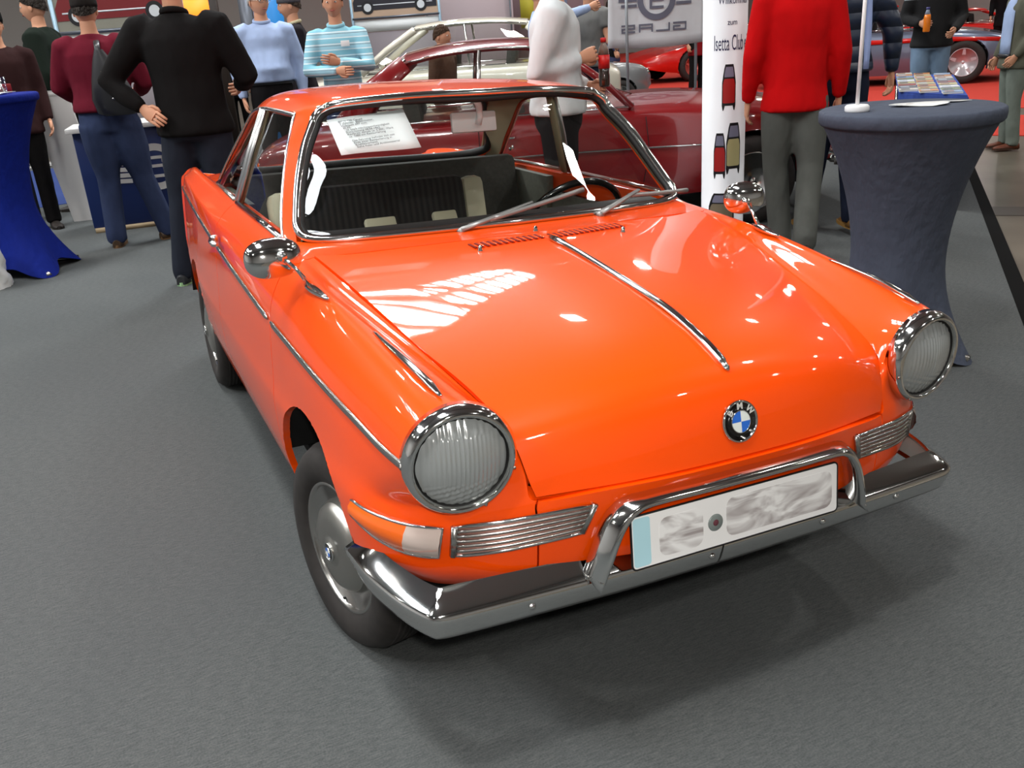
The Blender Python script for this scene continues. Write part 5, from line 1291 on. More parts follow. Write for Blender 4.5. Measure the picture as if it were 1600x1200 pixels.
def emblem(par, c, s, m, y, flip=1):
    """ring with a squared g and three feathers each side"""
    cx_, cz_ = c; disc(c, .175*s, .25*s, 0, 360, 40, y).build('emblem_ring', m, par, smooth=False)
    t = .032*s; b = MB()
    def seg(x0, z0, x1, z1): 
        xa_, xb = sorted((x0*flip, x1*flip)); za_, zb_ = sorted((z0, z1)); b.box((cx_+(xa_+xb)/2*s, y+.002, cz_+(za_+zb_)/2*s), ((xb-xa_)*s+t, .004, (zb_-za_)*s+t))
    seg(-.075, .10, .085, .10); seg(-.075, .10, -.075, .01); seg(-.075, .01, .085, .01); seg(.085, .01, .085, -.10); seg(-.075, -.10, .085, -.10); seg(.085, .10, .085, .06)
    b.build('emblem_letter', m, par, smooth=False)
    for sd in (-1, 1):
        for k in range(4):
            z = cz_+(.085-.062*k)*s; x0 = .27*s; x1 = (.62-.055*k)*s
            MB().prism([V3((cx_+sd*x0, y, z)), V3((cx_+sd*x1, y, z+.012*s)), V3((cx_+sd*(x1-.02*s), y, z-.035*s)), V3((cx_+sd*x0, y, z-.045*s))], (0, .004, 0)).build('emblem_feather', m, par, smooth=False)
emblem(ct, (.09, .50), .78, LOGO, .024)
wpn = thing('side_counter', 'off-white upright panel with a rounded top corner left of the navy counter', 'counter', (-1.12, 7.42, 0), rad(-12))
ol = [(.10, .02), (.16, .40), (.12, 1.12)]
po = [V3((-.10, 0, .0)), V3((.22, 0, .0)), V3((.10, 0, 1.16)), V3((-.10, 0, 1.16))]+[V3((-.17-.07*math.sin(rad(a)), 0, 1.06+.10*math.cos(rad(a)))) for a in (30, 60, 90)]
po[-1] = V3((-.235, 0, 1.02)); MB().prism(po, (0, .03, 0)).build('panel', OFFW, wpn, sharp=30)
MB().box((-.25, .22, 1.13), (.7, .45, .03)).build('shelf_top', OFFW, wpn, bevel=.005)
MB().box((-.34, .34, .50), (.34, .30, .02)).build('shelf', OFFW, wpn); MB().box((-.34, .34, .78), (.34, .30, .02)).build('shelf', OFFW, wpn); MB().box((-.50, .34, .56), (.02, .3, 1.1)).build('side_board', DARK, wpn)
# picture boards with a flat printed car
GRF = mat('display_frame', (96, 100, 108), .4, .6); LBLU = mat('frame_blue_grey', (150, 178, 196), .4, .3)
def board(label, loc, rot, w, z0, z1, body, ground, white_below, side=False):
    t = thing('picture_board', label, 'board', loc, rad(rot)); 
    MB().box((0, .0, (z0+z1)/2), (w, .02, z1-z0)).build('print', mat('print_ground_%d' % ground[0], ground, .5), t, smooth=False)
    for x in (-w/2, w/2): MB().box((x, 0, z1/2), (.04, .05, z1)).build('frame_post', LBLU, t)
    for z in (z0, z1): MB().box((0, 0, z), (w, .05, .035)).build('frame_rail', GRF, t)
    MB().box((0, .01, z0-.12), (w-.05, .015, .18)).build('caption_panel', mat('board_white', (225, 228, 228), .5), t)
    MB().box((0, .02, (z0-.2)/2), (w-.08, .02, z0-.24)).build('lower_panel', mat('board_grey', (120, 112, 116), .7), t)
    # printed car: body, windows, wheels as flat shapes
    pm = mat('print_car_%d' % body[0], body, .5); cz_ = z0+.10; W_ = w*.95; dk_ = mat('print_dark', (22, 22, 26), .5); ch_ = mat('print_chrome', (200, 204, 208), .4)
    pr = MB(); prof = [(-.5, .02), (-.5, .16), (-.46, .27), (-.28, .33), (-.14, .50), (.14, .52), (.30, .36), (.46, .30), (.5, .17), (.5, .02)]
    pr.prism([V3((x*W_, -.013, cz_+z*W_*.68)) for x, z in prof], (0, -.002, 0)).build('printed_car', pm, t, smooth=False)
    MB().prism([V3((x*W_, -.0155, cz_+z*W_*.68)) for x, z in [(-.24, .34), (-.12, .47), (.12, .48), (.24, .36)]], (0, -.001, 0)).build('printed_window', dk_, t, smooth=False)
    for x in (-.33, .31):
        disc((x*W_, cz_+.045*W_), 0, .075*W_, 0, 360, 24, -.0175, .001).build('printed_wheel', dk_, t, smooth=False); disc((x*W_, cz_+.045*W_), 0, .045*W_, 0, 360, 24, -.0187, .001).build('printed_hub', ch_, t, smooth=False)
    MB().box((0, -.0165, cz_+.07*W_), (W_*.9, .001, .016)).build('printed_bumper', ch_, t)
    return t
board('framed picture board showing a dark red car above the man in the maroon jumper', (-.36, 9.05, 0), -25, 1.34, 1.66, 2.55, (112, 24, 28), (130, 128, 116), True)
board('framed picture board showing a dark car front, beside the striped-shirt man', (4.20, 13.54, 0), -24.7, 1.45, 1.69, 2.9, (34, 32, 40), (176, 150, 128), True)
pw = thing('partition_wall', 'pale pinkish partition wall behind the cream car', 'wall panel', (6.3, 15.4, 0), rad(-24.7)); MB().box((0, 0, 1.3), (1.7, .06, 2.8)).build('panel', mat('pink_grey', (176, 160, 164), .8), pw)
for x in (-.8, .8): MB().box((x, -.05, 1.3), (.03, .03, 2.6)).build('edge_post', GRF, pw)
pw = thing('partition_wall', 'brownish partition with posters farther back right of the pinkish one', 'wall panel', (8.5, 15.9, 0), rad(-24.7)); MB().box((0, 0, 1.3), (1.9, .06, 2.6)).build('panel', mat('brown_grey', (120, 96, 100), .8), pw)
MB().box((-.6, -.035, 1.75), (.34, .01, .8)).build('poster', mat('poster_yellow', (196, 186, 60), .6), pw); MB().box((.05, -.035, 1.75), (.30, .01, .9)).build('poster', mat('poster_blue', (110, 124, 150), .6), pw)
bl = thing('banner_wall', 'bright blue upright panel behind the older man', 'wall panel', (1.9, 12.5, 0), rad(-20)); MB().box((0, 0, 1.4), (.42, .05, 2.8)).build('panel', mat('panel_blue', (20, 120, 190), .5), bl); MB().box((-.32, 0, 1.4), (.18, .06, 2.8)).build('grey_post', GRF, bl)
ol_ = thing('lit_stand', 'orange and yellow lit display behind the black-shirted man', 'display', (.95, 13.2, 0), rad(-15)); MB().box((0, 0, 1.2), (.7, .3, 2.4)).build('case', mat('case_dark', (40, 30, 24), .6), ol_); MB().box((-.0, -.17, 1.9), (.5, .02, .5)).build('lit_front', mat('lit_orange', (230, 140, 40), .5, emis=(240, 130, 30), es=1.2), ol_)

# ---- printed advertising column
CX, CY = 2.737, 2.94; CRR = .136
col_ = thing('banner_column', 'white round advertising column with printed text and small cars beside the red fleece', 'column', (CX, CY, 0))
MB().lathe([(CRR+.02, 0), (CRR+.02, .03), (CRR, .035), (CRR, 2.3), (CRR-.02, 2.32), (0, 2.32)], (0, 0, 0), (0, 0, 1), 64).build('printed_sleeve', mat('sleeve_white', (226, 228, 232), .45), col_)
camA = math.atan2(-1.95-CY, -1.05-CX)      # azimuth that faces the aisle
def wrap(o, a_c, z_c, r=CRR+.0015):
    """bend a flat xz drawing round the column"""
    for v in o.data.vertices:
        x, y, z = v.co; a = a_c+x/CRR; v.co = (math.cos(a)*(r-y), math.sin(a)*(r-y), z_c+z)
FR_ = frame((0, 0, 0), (1, 0, 0), (0, 0, 1), (0, -1, 0))
NV = mat('ink_navy', (40, 42, 84), .6)
for s_, sz, z, xs_, a0_ in (('Willkommen', .062, 1.468, .62, -.31), ('zum', .046, 1.345, .8, .10), ('Isetta Club e.V.', .128, 1.225, .34, -.50)):
    o = text('printed_text', s_, sz, NV, col_, mw=FR_, ext=.0003, xs=xs_, align='LEFT'); wrap(o, camA+a0_, z)
def strip_print(xs, lo, up, dy, pm_, nm, a, z):
    n = 14; X_ = [xs[0]+(xs[-1]-xs[0])*k/n for k in range(n+1)]
    L1 = [V3((x, -dy, interp(xs, lo, x))) for x in X_]; U1 = [V3((x, -dy, interp(xs, up, x))) for x in X_]
    o = MB().grid([L1, U1]).build(nm, pm_, col_, smooth=False); wrap(o, a, z)
def tinycar(a, z, w, h, bodyc, nm):
    bc = mat('print_'+nm, bodyc, .5); dk_ = mat('print_dark', (22, 22, 26), .5); gl_ = mat('print_glass', (128, 128, 150), .5)
    sc_3 = lambda L_: [q*h for q in L_]
    strip_print([q*w for q in (-.5, -.42, -.38, -.30, .30, .38, .42, .5)], sc_3((.0, -.14, -.14, 0, 0, -.14, -.14, 0)), sc_3((.55, .75, .85, .98, .98, .85, .75, .55)), 0, dk_, 'printed_outline', a, z)
    strip_print([q*w for q in (-.44, -.36, .36, .44)], sc_3((.08, .06, .06, .08)), sc_3((.50, .64, .64, .50)), .0007, bc, 'printed_body', a, z)
    strip_print([q*w for q in (-.34, -.26, .26, .34)], sc_3((.68, .68, .68, .68)), sc_3((.74, .92, .92, .74)), .0007, gl_, 'printed_window', a, z)
SG = 1
tinycar(camA+SG*.22, .86, .085, .25, (176, 34, 34), 'red'); tinycar(camA-SG*.16, .44, .075, .26, (168, 34, 34), 'red'); tinycar(camA+SG*.50, .47, .10, .29, (186, 178, 128), 'cream'); tinycar(camA-SG*.05, .12, .17, .2, (130, 118, 96), 'tan')

# ---- hanging cloth banner, seen from behind
BN = thing('hanging_banner', 'white cloth banner seen from behind, mirrored letters, between two thin steel poles', 'banner', (0, 0, 0))
b0, b1 = V3((3.519, 5.610, 0)), V3((4.292, 5.252, 0)); bd_ = (b1-b0).normalized(); bq = V3((-bd_.y, bd_.x, 0))
def bpt(u_, z): return b0+bd_*u_+bq*(.02*math.sin(u_*9)+.008*math.sin(z*7))+V3((0, 0, z))
Wb = (b1-b0).length
rows = [[bpt(Wb*k/24+(.03*(1.9-z)*-1 if k == 0 else 0), z-.035*math.sin(PI*k/24)*0-(.02*math.sin(PI*k/24)) if z < 1.3 else z) for k in range(25)] for z in [1.163+.09*i for i in range(12)]]
MB().grid(rows).build('cloth', cloth('banner_cloth', (222, 226, 230), rough=.8, bump=.1, bscale=3, amt=.03), BN, solid=.002)
PR = mat('print_grey', (108, 110, 126), .7)
def onb(o, u0, z0, s=1.12):
    u0 *= 1.12; z0 = 1.417+1.12*(z0-1.417)
    for v in o.data.vertices: x, y, z = v.co; p = bpt(u0+x*s, z0+z*s)-bq*(.013-y*.2); v.co = p
for ch, u_ in (('S', .150), ('A', .290), ('L', .425), ('G', .560)):
    t_ = .013; o = None; b = MB(); w, h = .098, .050
    def sg(x0, z0, x1, z1): b.box(((x0+x1)/2*w, 0, (z0+z1)/2*h), (abs(x1-x0)*w+t_, .001, abs(z1-z0)*h+t_))
    L5 = {'G': [(-.5, .5, .5, .5), (.5, .5, .5, -.5), (.5, -.5, -.5, -.5), (-.5, -.5, -.5, 0), (-.5, 0, 0, 0)], 'L': [(.5, .5, .5, -.5), (.5, -.5, -.5, -.5)], 'A': [(.5, -.5, .5, .5), (.5, .5, -.5, .5), (-.5, .5, -.5, -.5), (.5, 0, -.5, 0)], 'S': [(-.5, .5, .5, .5), (.5, .5, .5, 0), (.5, 0, -.5, 0), (-.5, 0, -.5, -.5), (-.5, -.5, .5, -.5)]}[ch]
    for q in L5: sg(*q)
    o = b.build('printed_letter', PR, BN, smooth=False); onb(o, u_, 1.325)
for nm, mb in (('emblem_ring', disc((0, 0), .105, .150, 0, 360, 40, 0, .001)),):
    o = mb.build(nm, PR, BN, smooth=False); onb(o, .375, 1.53)
b = MB(); t_ = .020
for x0, z0, x1, z1 in ((-.045, .055, .045, .055), (.045, .055, .045, .0), (-.045, .0, .045, .0), (-.045, .0, -.045, -.055), (-.045, -.055, .045, -.055)): b.box(((x0+x1)/2, 0, (z0+z1)/2), (abs(x1-x0)+t_, .001, abs(z1-z0)+t_))
onb(b.build('emblem_letter', PR, BN, smooth=False), .375, 1.53)
for sd in (-1, 1):
    for k in range(3):
        g_ = MB(); n_ = 8
        for q in range(n_):
            xa_, xb = .155+(.165-.02*k)*q/n_, .155+(.165-.02*k)*(q+1)/n_; g_.box((sd*(xa_+xb)/2, 0, .05-.042*k), (xb-xa_+.0005, .001, .022))
        onb(g_.build('emblem_feather', PR, BN, smooth=False), .375, 1.53)
for x, y in ((3.558, 5.386), (4.270, 5.347)):
    MB().lathe([(.013, 0), (.013, 2.5)], (x, y, 0), (0, 0, 1), 12).build('pole', mat('pole_grey', (160, 166, 172), .35, .6), BN)
    MB().lathe([(.12, 0), (.12, .012), (0, .014)], (x, y, 0), (0, 0, 1), 20).build('pole_foot', GRF, BN)

# ---- magazine table
mt_ = thing('magazine_table', 'long table under a blue cloth covered with magazines behind the grey bar table', 'table', (0, 0, 0))
q_ = [V3((4.46, 3.13, 0)), V3((4.41, 2.50, 0)), V3((5.80, 3.80, 0)), V3((5.72, 4.35, 0))]; DEN = cloth('table_cloth_blue', (62, 84, 158), rough=.9)
MB().prism([p+V3((0, 0, .755)) for p in q_], (0, 0, .02)).build('table_top', DEN, mt_, smooth=False)
MB().prism([q_[1]+V3((0, 0, .0)), q_[2]+V3((0, 0, .0)), q_[2]+V3((0, 0, .76)), q_[1]+V3((0, 0, .76))], V3((.006, -.006, 0))).build('cloth_side', DEN, mt_, smooth=False)
MB().prism([q_[0]+V3((0, 0, .35)), q_[1]+V3((0, 0, .25)), q_[1]+V3((0, 0, .76)), q_[0]+V3((0, 0, .76))], V3((-.006, -.002, 0))).build('cloth_side', DEN, mt_, smooth=False)
for p in q_: 
    c_ = sum(q_, V3((0, 0, 0)))/4; pp_ = p.lerp(c_, .12); MB().tube([pp_, pp_+V3((0, 0, .755))], .018, 8).build('leg', CHROME2, mt_)
mc = [(206, 200, 190), (186, 176, 120), (120, 150, 186), (90, 96, 100), (220, 222, 224), (196, 130, 70), (150, 60, 54), (110, 130, 90)]
mg0 = None; random.seed(5)
CN = ['white', 'mustard', 'blue', 'dark grey', 'silver', 'orange', 'red', 'green']; ON = ['first', 'second', 'third', 'fourth', 'fifth', 'sixth', 'seventh', 'eighth', 'ninth']
for i in range(9):
    for j in range(3):
        u_, v_2 = (i+.5)/9, (.15, .46, .80)[j]; pA = q_[0].lerp(q_[3], u_); pB = q_[1].lerp(q_[2], u_); p = pA.lerp(pB, v_2)
        c = mc[(i*3+j*5+i*j) % 8]; k = (i+j) % 8
        m_ = thing('magazine', '%s magazine in the %s row on the blue table, %s from the near end' % (CN[(i*3+j*5+i*j) % 8], ('left', 'middle', 'right')[j], ON[i]), 'magazine', (p.x, p.y, .776), math.atan2(q_[3].y-q_[0].y, q_[3].x-q_[0].x)+random.uniform(-.06, .06), 'magazines on the blue table')
        MB().box((0, 0, .006), (.135, .125, .012)).build('pages', mat('pages_white', (225, 225, 220), .6), m_, smooth=False)
        MB().box((0, 0, .0125), (.137, .127, .0012)).build('cover', mat('cover_%d' % ((i*3+j*5+i*j) % 8), c, .35), m_, smooth=False)
        MB().box((.0, .02, .0134), (.08, .06, .0006)).build('cover_picture', mat('cover_pic_%d' % ((i+j) % 3), [(60, 66, 80), (170, 180, 190), (130, 90, 70)][(i+j) % 3], .35), m_, smooth=False)
# ================================================================== THE VISITORS
def strap_bag(P_):
    pass
BLK = cloth('black_knit', (20, 18, 18)); 
# man in black polo, back to us, hand on hip
p, J = person('man in a black polo shirt seen from behind, one hand on his hip', (-.36, 4.10, 0), 152, 1.92, BLK, cloth('dark_jeans', (36, 40, 50)),
    dict(le=(.40, .10, 1.17), lw=(.215, .16, 1.03), re=(-.33, -.04, 1.15), rw=(-.22, -.22, 1.10), rs=(-.205, 0, 1.43), ls=(.205, 0, 1.43), lk=(.17, 0, .50), la=(.235, .02, .085), ra=(-.10, .03, .085)), bulk=1.20, hair=(112, 92, 78), hem=.86, collar=BLK, shoes=(40, 42, 44), sole=(150, 190, 140), curl=(.15, .5), palm=((0, 1, .2), None))
# maroon jumper with shoulder bag
MAR = cloth('maroon_knit', (98, 22, 38))
p, J = person('man in a maroon jumper and dark cap with a black bag on his back', (-.78, 5.88, 0), 168, 1.86, MAR, cloth('blue_jeans', (50, 60, 88)),
    dict(le=(.29, -.06, 1.16), lw=(.20, -.26, 1.05), re=(-.30, -.04, 1.16), rw=(-.2, -.26, 1.08), la=(.12, .05, .085), ra=(-.235, -.08, .085), rk=(-.14, -.05, .50), rf=-50), bulk=1.22, hair=(50, 44, 40), cap=cloth('dark_cap', (38, 34, 32)), hem=.98, shoes=(70, 52, 34), sole=(120, 90, 60), pantw=1.15)
bgo = thing('shoulder_bag', 'black leather sling bag hanging on the back of the man in maroon', 'bag', (0, 0, 0)); bgo.matrix_world = Matrix.Translation((-.85, 5.86, 0)) @ Matrix.Rotation(rad(168), 4, 'Z')
LEA = mat('black_leather', (30, 30, 34), .4, coat=.3)
rows = []
for z, w, d in ((1.0, .10, .04), (1.02, .15, .06), (1.12, .16, .075), (1.25, .12, .07), (1.38, .07, .05), (1.46, .03, .03)): rows.append([V3((-.17+(1.2-z)*-.12+w*math.cos(2*PI*k/16), .20+d*math.sin(2*PI*k/16), z)) for k in range(16)])
g = MB(); capgrid(g, rows); g.build('bag_body', LEA, bgo); MB().tube([(-.13, .19, 1.44), (-.12, .10, 1.52), (-.10, -.06, 1.50), (-.12, -.14, 1.38)], .022, 8, flat=.35).build('strap', LEA, bgo)
MB().box((-.16, .275, 1.30), (.05, .02, .03)).build('buckle', mat('brass', (180, 165, 120), .3, .8), bgo, bevel=.004); MB().box((-.2, .275, 1.12), (.05, .012, .012)).build('zip_pull', CHROME2, bgo)
# older man, pale blue shirt
LB = cloth('pale_blue_shirt', (160, 178, 212), amt=.05)
p, J = person('older grey-haired man with glasses in a pale blue shirt and black trousers', (.70, 6.98, 0), -5, 1.90, LB, cloth('black_trousers', (22, 20, 22)),
    dict(le=(.27, .02, 1.15), lw=(.26, -.03, .90), re=(-.27, .02, 1.15), rw=(-.25, -.03, .90)), bulk=1.12, belly=.06, hair=(176, 172, 168), hem=1.02, yaw=22, collar=LB, glasses=True)
MB().tube(ellring((0, .0, 1.025), .188, .150, 24), .018, 6, closed=True, flat=1.6).build('belt', LEA, p)
# man behind him
person('man in a dark jacket and grey cap seen in profile behind the older man', (1.16, 7.75, 0), -100, 1.88, cloth('dark_jacket', (28, 24, 28)), BLK, None, bulk=1.1, hair=(60, 48, 40), cap=cloth('grey_cap', (86, 84, 88)), hem=.88, collar=cloth('cream_collar', (190, 182, 150)), pitch=0)
# striped shirt, arms crossed
ST = mat('striped_knit', (140, 196, 212), .9)
def stripe_nodes(m, cols, scale):
    nt, N, L, b = nodes(m); tc = N.new('ShaderNodeTexCoord'); sp_ = N.new('ShaderNodeSeparateXYZ'); L.new(tc.outputs['Object'], sp_.inputs[0])
    mu = N.new('ShaderNodeMath'); mu.operation = 'MULTIPLY'; mu.inputs[1].default_value = scale; L.new(sp_.outputs[2], mu.inputs[0]); fr = N.new('ShaderNodeMath'); fr.operation = 'FRACT'; L.new(mu.outputs[0], fr.inputs[0])
    r = N.new('ShaderNodeValToRGB'); r.color_ramp.interpolation = 'CONSTANT'; e = r.color_ramp.elements; e[0].position = 0; e[0].color = (*sl(cols[0][1]), 1); e[1].position = cols[1][0]; e[1].color = (*sl(cols[1][1]), 1)
    for pz, c in cols[2:]: q = e.new(pz); q.color = (*sl(c), 1)
    L.new(fr.outputs[0], r.inputs[0]); L.new(r.outputs[0], b.inputs['Base Color'])
stripe_nodes(ST, [(0, (132, 190, 208)), (.42, (228, 236, 240)), (.50, (160, 206, 222)), (.80, (96, 108, 122)), (.84, (176, 214, 226)), (.94, (240, 244, 246))], 11)
p, J = person('man with crossed arms in a pale blue and white striped jumper', (1.12, 6.03, 0), -22, 1.80, ST, cloth('blue_jeans', (50, 60, 88)),
    dict(le=(.255, -.12, 1.17), lw=(.02, -.235, 1.225), re=(-.255, -.12, 1.16), rw=(.0, -.275, 1.155), head=(0, -.015, 1.67)), bulk=.98, hair=(80, 62, 48), hem=.88, collar=cloth('aqua_collar', (150, 205, 222)), curl=(.3, .3), palm=((0, -1, 0), (0, -1, 0)))
MB().box((.075, -.148, 1.36), (.07, .006, .045)).build('name_tag', WHITE, p, bevel=.002)
# white jumper with a bottle of cola
p, J = person('man in a white jumper holding a red-capped drink bottle between the two cars', (1.43, 2.73, 0), 62, 1.82, cloth('white_knit', (216, 220, 222), amt=.04), cloth('black_trousers', (22, 20, 22)),
    dict(le=(.20, .10, 1.15), lw=(.06, -.17, 1.05), re=(-.215, .11, 1.14), rw=(-.10, -.13, 1.20)), bulk=1.12, hair=(70, 54, 44), hem=.92, curl=(.9, 1.0))
bt = thing('drink_bottle', 'plastic cola bottle with a red cap held by the man in white', 'bottle', (0, 0, 0)); bt.matrix_world = p.matrix_world @ Matrix.Translation((-.015, -.385, 1.03))
bt.matrix_world = Matrix.Translation((1.43, 2.73, 0)) @ Matrix.Rotation(rad(62), 4, 'Z') @ Matrix.Translation((-.025, -.262, 1.07))
MB().lathe([(0, 0), (.028, 0), (.031, .01), (.031, .055), (.028, .075), (.031, .095)], (0, 0, 0), (0, 0, 1), 20).build('bottle_bottom', mat('cola_brown', (46, 32, 26), .15, coat=1), bt)
MB().lathe([(.0315, .095), (.0315, .165)], (0, 0, 0), (0, 0, 1), 20).build('label_band', mat('label_red', (205, 26, 26), .4), bt); MB().lathe([(.031, .165), (.026, .20), (.013, .225), (.013, .235)], (0, 0, 0), (0, 0, 1), 20).build('bottle_neck', mat('cola_clear', (120, 100, 90), .15, coat=1), bt)
MB().lathe([(.016, .23), (.016, .252), (0, .253)], (0, 0, 0), (0, 0, 1), 16).build('cap', mat('label_red', (205, 26, 26), .4), bt)
# grey T-shirt
person('man in a grey T-shirt looking to the right beyond the dark red car', (4.08, 6.95, 0), 118, 1.84, cloth('grey_tee', (108, 108, 106)), cloth('navy_trousers', (30, 32, 46)), dict(le=(.26, -.04, 1.17), lw=(.13, -.28, 1.10), re=(-.24, .02, 1.15), rw=(-.16, -.24, 1.10), lean=0), hair=(44, 34, 30), sleeve=.5, bulk=1.05, hem=.92)
# pointing man in light blue
person('man in a light blue shirt stretching out an arm behind the man in white', (3.50, 6.95, 0), 60, 1.82, LB, cloth('navy_trousers', (30, 32, 46)), dict(re=(-.22, -.26, 1.43), rw=(-.10, -.50, 1.50)), hair=(60, 46, 36), bulk=1.0)
# head between the cars
person('short brown-haired visitor whose head shows between the cream and dark red cars', (2.20, 6.42, 0), 40, 1.47, cloth('brown_jacket', (84, 62, 50)), cloth('navy_trousers', (30, 32, 46)), None, hair=(72, 52, 38), bulk=.98)
# red fleece
p, J = person('man in a bright red fleece and grey trousers walking away beside the white column', (2.87, 2.44, 0), 150, 1.80, cloth('red_fleece', (196, 10, 14), amt=.06), cloth('grey_trousers', (86, 88, 84)),
    dict(le=(.25, .02, 1.13), lw=(.262, -.05, .88), re=(-.25, .02, 1.13), rw=(-.262, -.04, .88), la=(.06, .04, .085), ra=(-.02, .34, .12), rk=(-.09, .08, .50)), bulk=1.06, hair=(150, 140, 130), hem=.82, pantw=1.08)
# puffer jacket
PUF = mat('navy_puffer', (28, 40, 62), .42, coat=.15)
def puff(m, s):
    nt, N, L, b = nodes(m); tc = N.new('ShaderNodeTexCoord'); sp_ = N.new('ShaderNodeSeparateXYZ'); L.new(tc.outputs['Object'], sp_.inputs[0]); nz = N.new('ShaderNodeTexNoise'); nz.inputs['Scale'].default_value = 5; L.new(tc.outputs['Object'], nz.inputs['Vector'])
    ma = N.new('ShaderNodeMath'); ma.operation = 'MULTIPLY_ADD'; ma.inputs[1].default_value = .5; L.new(nz.outputs['Fac'], ma.inputs[0]); mu = N.new('ShaderNodeMath'); mu.operation = 'MULTIPLY'; mu.inputs[1].default_value = s; L.new(sp_.outputs[2], mu.inputs[0]); L.new(mu.outputs[0], ma.inputs[2])
    sn = N.new('ShaderNodeMath'); sn.operation = 'SINE'; L.new(ma.outputs[0], sn.inputs[0]); ab = N.new('ShaderNodeMath'); ab.operation = 'ABSOLUTE'; L.new(sn.outputs[0], ab.inputs[0]); bp = N.new('ShaderNodeBump'); bp.inputs['Distance'].default_value = .02; bp.inputs['Strength'].default_value = .8; L.new(ab.outputs[0], bp.inputs['Height']); L.new(bp.outputs[0], b.inputs['Normal'])
puff(PUF, 34)
person('tall man in a quilted navy puffer jacket seen from behind, behind the flag pole', (3.46, 2.71, 0), 152, 1.86, PUF, cloth('navy_jeans', (24, 30, 46)),
    dict(le=(.30, .02, 1.15), lw=(.28, -.02, .90), re=(-.31, .0, 1.17), rw=(-.33, -.03, .93), la=(.16, .0, .085), ra=(-.06, .26, .13), rk=(-.08, .04, .50), rf=0), bulk=1.10, hair=(80, 64, 52), hem=.95, shoes=(128, 92, 44), sole=(160, 120, 60))
# child with fair hair and green coat
person('fair-haired woman in a green coat behind the navy puffer jacket', (5.45, 4.66, 0), 60, 1.50, cloth('green_coat', (92, 98, 72)), cloth('dark_red_trousers', (130, 16, 20)), None, hair=(150, 112, 70), hairstyle='long', hem=.62, bulk=1.1)
# nordic jumper
NJ = mat('nordic_knit', (20, 20, 22), .9)
def nordic(m):
    nt, N, L, b = nodes(m); tc = N.new('ShaderNodeTexCoord'); sp_ = N.new('ShaderNodeSeparateXYZ'); L.new(tc.outputs['Object'], sp_.inputs[0]); ck = N.new('ShaderNodeTexVoronoi'); ck.inputs['Scale'].default_value = 42; L.new(tc.outputs['Object'], ck.inputs['Vector'])
    g = N.new('ShaderNodeMapRange'); g.inputs[1].default_value = 1.315; g.inputs[2].default_value = 1.325; L.new(sp_.outputs[2], g.inputs[0]); r = N.new('ShaderNodeValToRGB'); r.color_ramp.interpolation = 'CONSTANT'; r.color_ramp.elements[0].color = (*sl((96, 104, 108)), 1); r.color_ramp.elements[1].position = .32; r.color_ramp.elements[1].color = (*sl((176, 186, 190)), 1); L.new(ck.outputs['Distance'], r.inputs[0])
    mx = N.new('ShaderNodeMix'); mx.data_type = 'RGBA'; mx.inputs[6].default_value = (*sl((18, 18, 20)), 1); L.new(g.outputs[0], mx.inputs[0]); L.new(r.outputs[0], mx.inputs[7]); L.new(mx.outputs[2], b.inputs['Base Color'])
nordic(NJ)
p, J = person('young man in a black jumper with patterned shoulders holding an orange drink', (7.35, 5.42, 0), -38, 1.86, NJ, cloth('faded_jeans', (112, 134, 158)),
    dict(re=(-.27, .02, 1.14), rw=(-.16, -.24, 1.10), le=(.27, .02, 1.14), lw=(.16, -.22, 1.02)), bulk=1.10, hair=(70, 52, 40), hem=.86, curl=(.7, .9))
MW = Matrix.Translation((7.35, 5.42, 0)) @ Matrix.Rotation(rad(-38), 4, 'Z') @ Matrix.Scale(1.045, 4)
bt = thing('drink_bottle', 'small bottle of orange drink held by the man in the patterned jumper', 'bottle', (0, 0, 0)); bt.matrix_world = MW @ Matrix.Translation((-.12, -.335, 1.02))
MB().lathe([(0, 0), (.03, 0), (.033, .01), (.033, .13), (.028, .16)], (0, 0, 0), (0, 0, 1), 18).build('bottle_body', mat('orange_drink', (225, 120, 20), .15, coat=1), bt); MB().lathe([(.028, .16), (.015, .20), (.015, .21)], (0, 0, 0), (0, 0, 1), 16).build('bottle_neck', mat('clear_bottle', (160, 170, 190), .15, coat=1), bt); MB().lathe([(.018, .205), (.018, .225), (0, .226)], (0, 0, 0), (0, 0, 1), 16).build('cap', mat('cap_blue', (60, 60, 120), .4), bt)
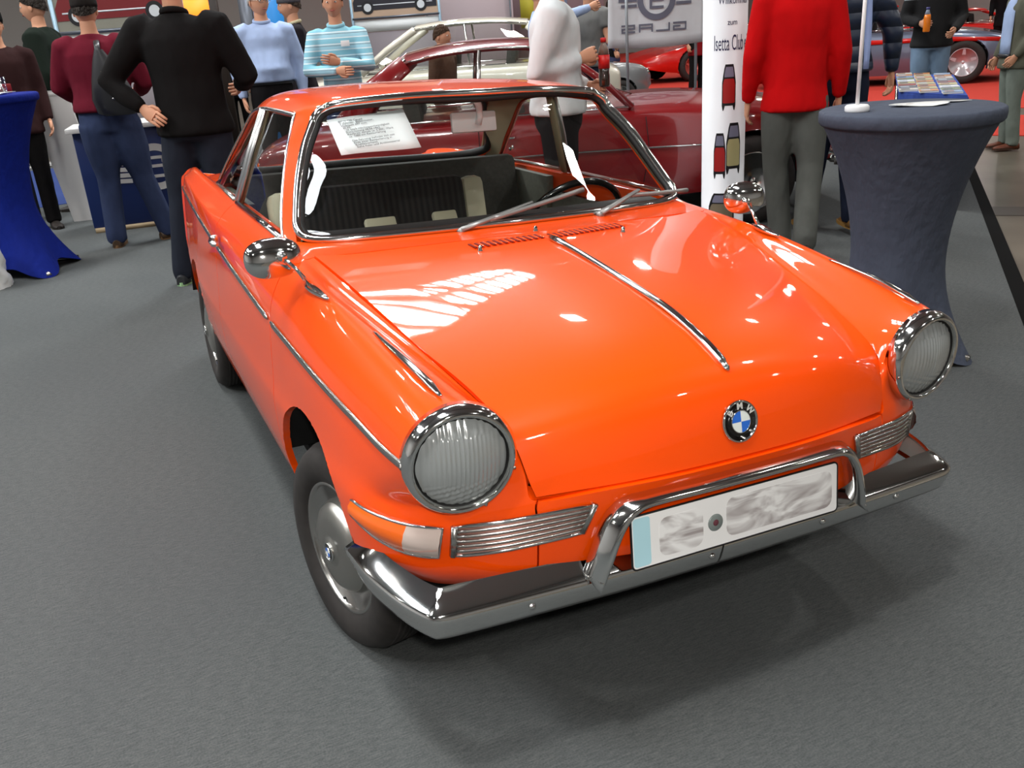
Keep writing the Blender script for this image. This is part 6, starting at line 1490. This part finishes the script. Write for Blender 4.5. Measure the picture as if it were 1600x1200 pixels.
# cardigan man at the right edge
CG = cloth('grey_green_cardigan', (92, 92, 80)); GT = cloth('grey_green_trousers', (112, 120, 112))
p, J = person('man in an open grey-green cardigan over a light blue shirt at the right edge', (6.98, 4.12, 0), -122, 1.62, CG, GT, dict(le=(.25, .06, 1.13), lw=(.20, -.08, .93), re=(-.24, .0, 1.14), rw=(-.20, -.12, .90)), bulk=1.12, hair=(60, 48, 40), hem=.80, shoes=(96, 46, 26), sole=(60, 34, 20))
rows = [[V3((w*math.sin(rad(a)), -d*math.cos(rad(a)), z)) for a in range(-42, 43, 12)] for z, w, d in ((.93, .185, .152), (1.05, .185, .154), (1.2, .19, .152), (1.33, .19, .15), (1.43, .14, .125), (1.49, .08, .085))]
MB().grid(rows).build('shirt_front', LB, p, solid=.004)
MB().tube([V3((.19*math.sin(rad(a)), -.156*math.cos(rad(a)), .93)) for a in range(-44, 45, 8)], .014, 6, flat=1.4).build('belt', LEA, p)
# left edge: dark coats
person('man in a dark green coat with pale reflective bands behind the blue bar table', (-1.12, 8.25, 0), -110, 2.02, cloth('dark_green_coat', (22, 30, 24)), BLK, None, bulk=1.22, hair=(40, 34, 30), hem=.80)
rfb = mat('reflective_band', (130, 205, 215), .2, emis=None)
pL = [o for o in COL.objects if o.get('label', '').startswith('man in a dark green coat')][0]
for z, a0, a1 in ((1.38, -70, -40), (1.08, 10, 60)): MB().grid([[V3((.235*math.sin(rad(a)), -.175*math.cos(rad(a)), z+dz+.0008*a)) for a in range(a0, a1+1, 10)] for dz in (0, .035)]).build('reflective_band', rfb, pL, solid=.003)
person('man in a dark brown coat and black cap at the left edge', (-1.47, 7.25, 0), 10, 1.84, cloth('dark_brown_coat', (46, 26, 26)), BLK, None, bulk=1.1, hair=(30, 26, 24), cap=cloth('black_cap', (16, 16, 16)), hem=.8)
# people far back
far = [((1.42, 13.5), -15, 1.66, (26, 24, 26), 'dark-haired woman in black far behind the black polo shirt'), ((15.6, 12.6), -30, 1.78, (34, 30, 34), 'visitor in a dark coat, left one of two beyond the silver-blue car'), ((16.5, 11.7), -50, 1.82, (20, 20, 22), 'visitor in a black coat, right one of two beyond the silver-blue car'), ((13.0, 12.9), 120, 1.76, (60, 56, 60), 'visitor in a charcoal coat behind the patterned jumper'), ((7.9, 12.8), 60, 1.74, (60, 62, 90), 'visitor in a slate blue coat by the far posters'), ((.15, 14.8), 10, 1.8, (70, 44, 34), 'visitor in a brown coat far back at left'), ((18.6, 11.6), -70, 1.8, (70, 78, 84), 'visitor in a blue-grey coat beside the racing car'), ((9.3, 12.2), 0, 1.76, (120, 20, 26), 'visitor in a dark red coat far beyond the white column')]
for (x, y), f_a, h_, c_, lb in far: person(lb, (x, y, 0), f_a, h_, cloth('coat_%d_%d' % c_[:2], c_), BLK, None, hair=(46, 36, 30), hem=.7)
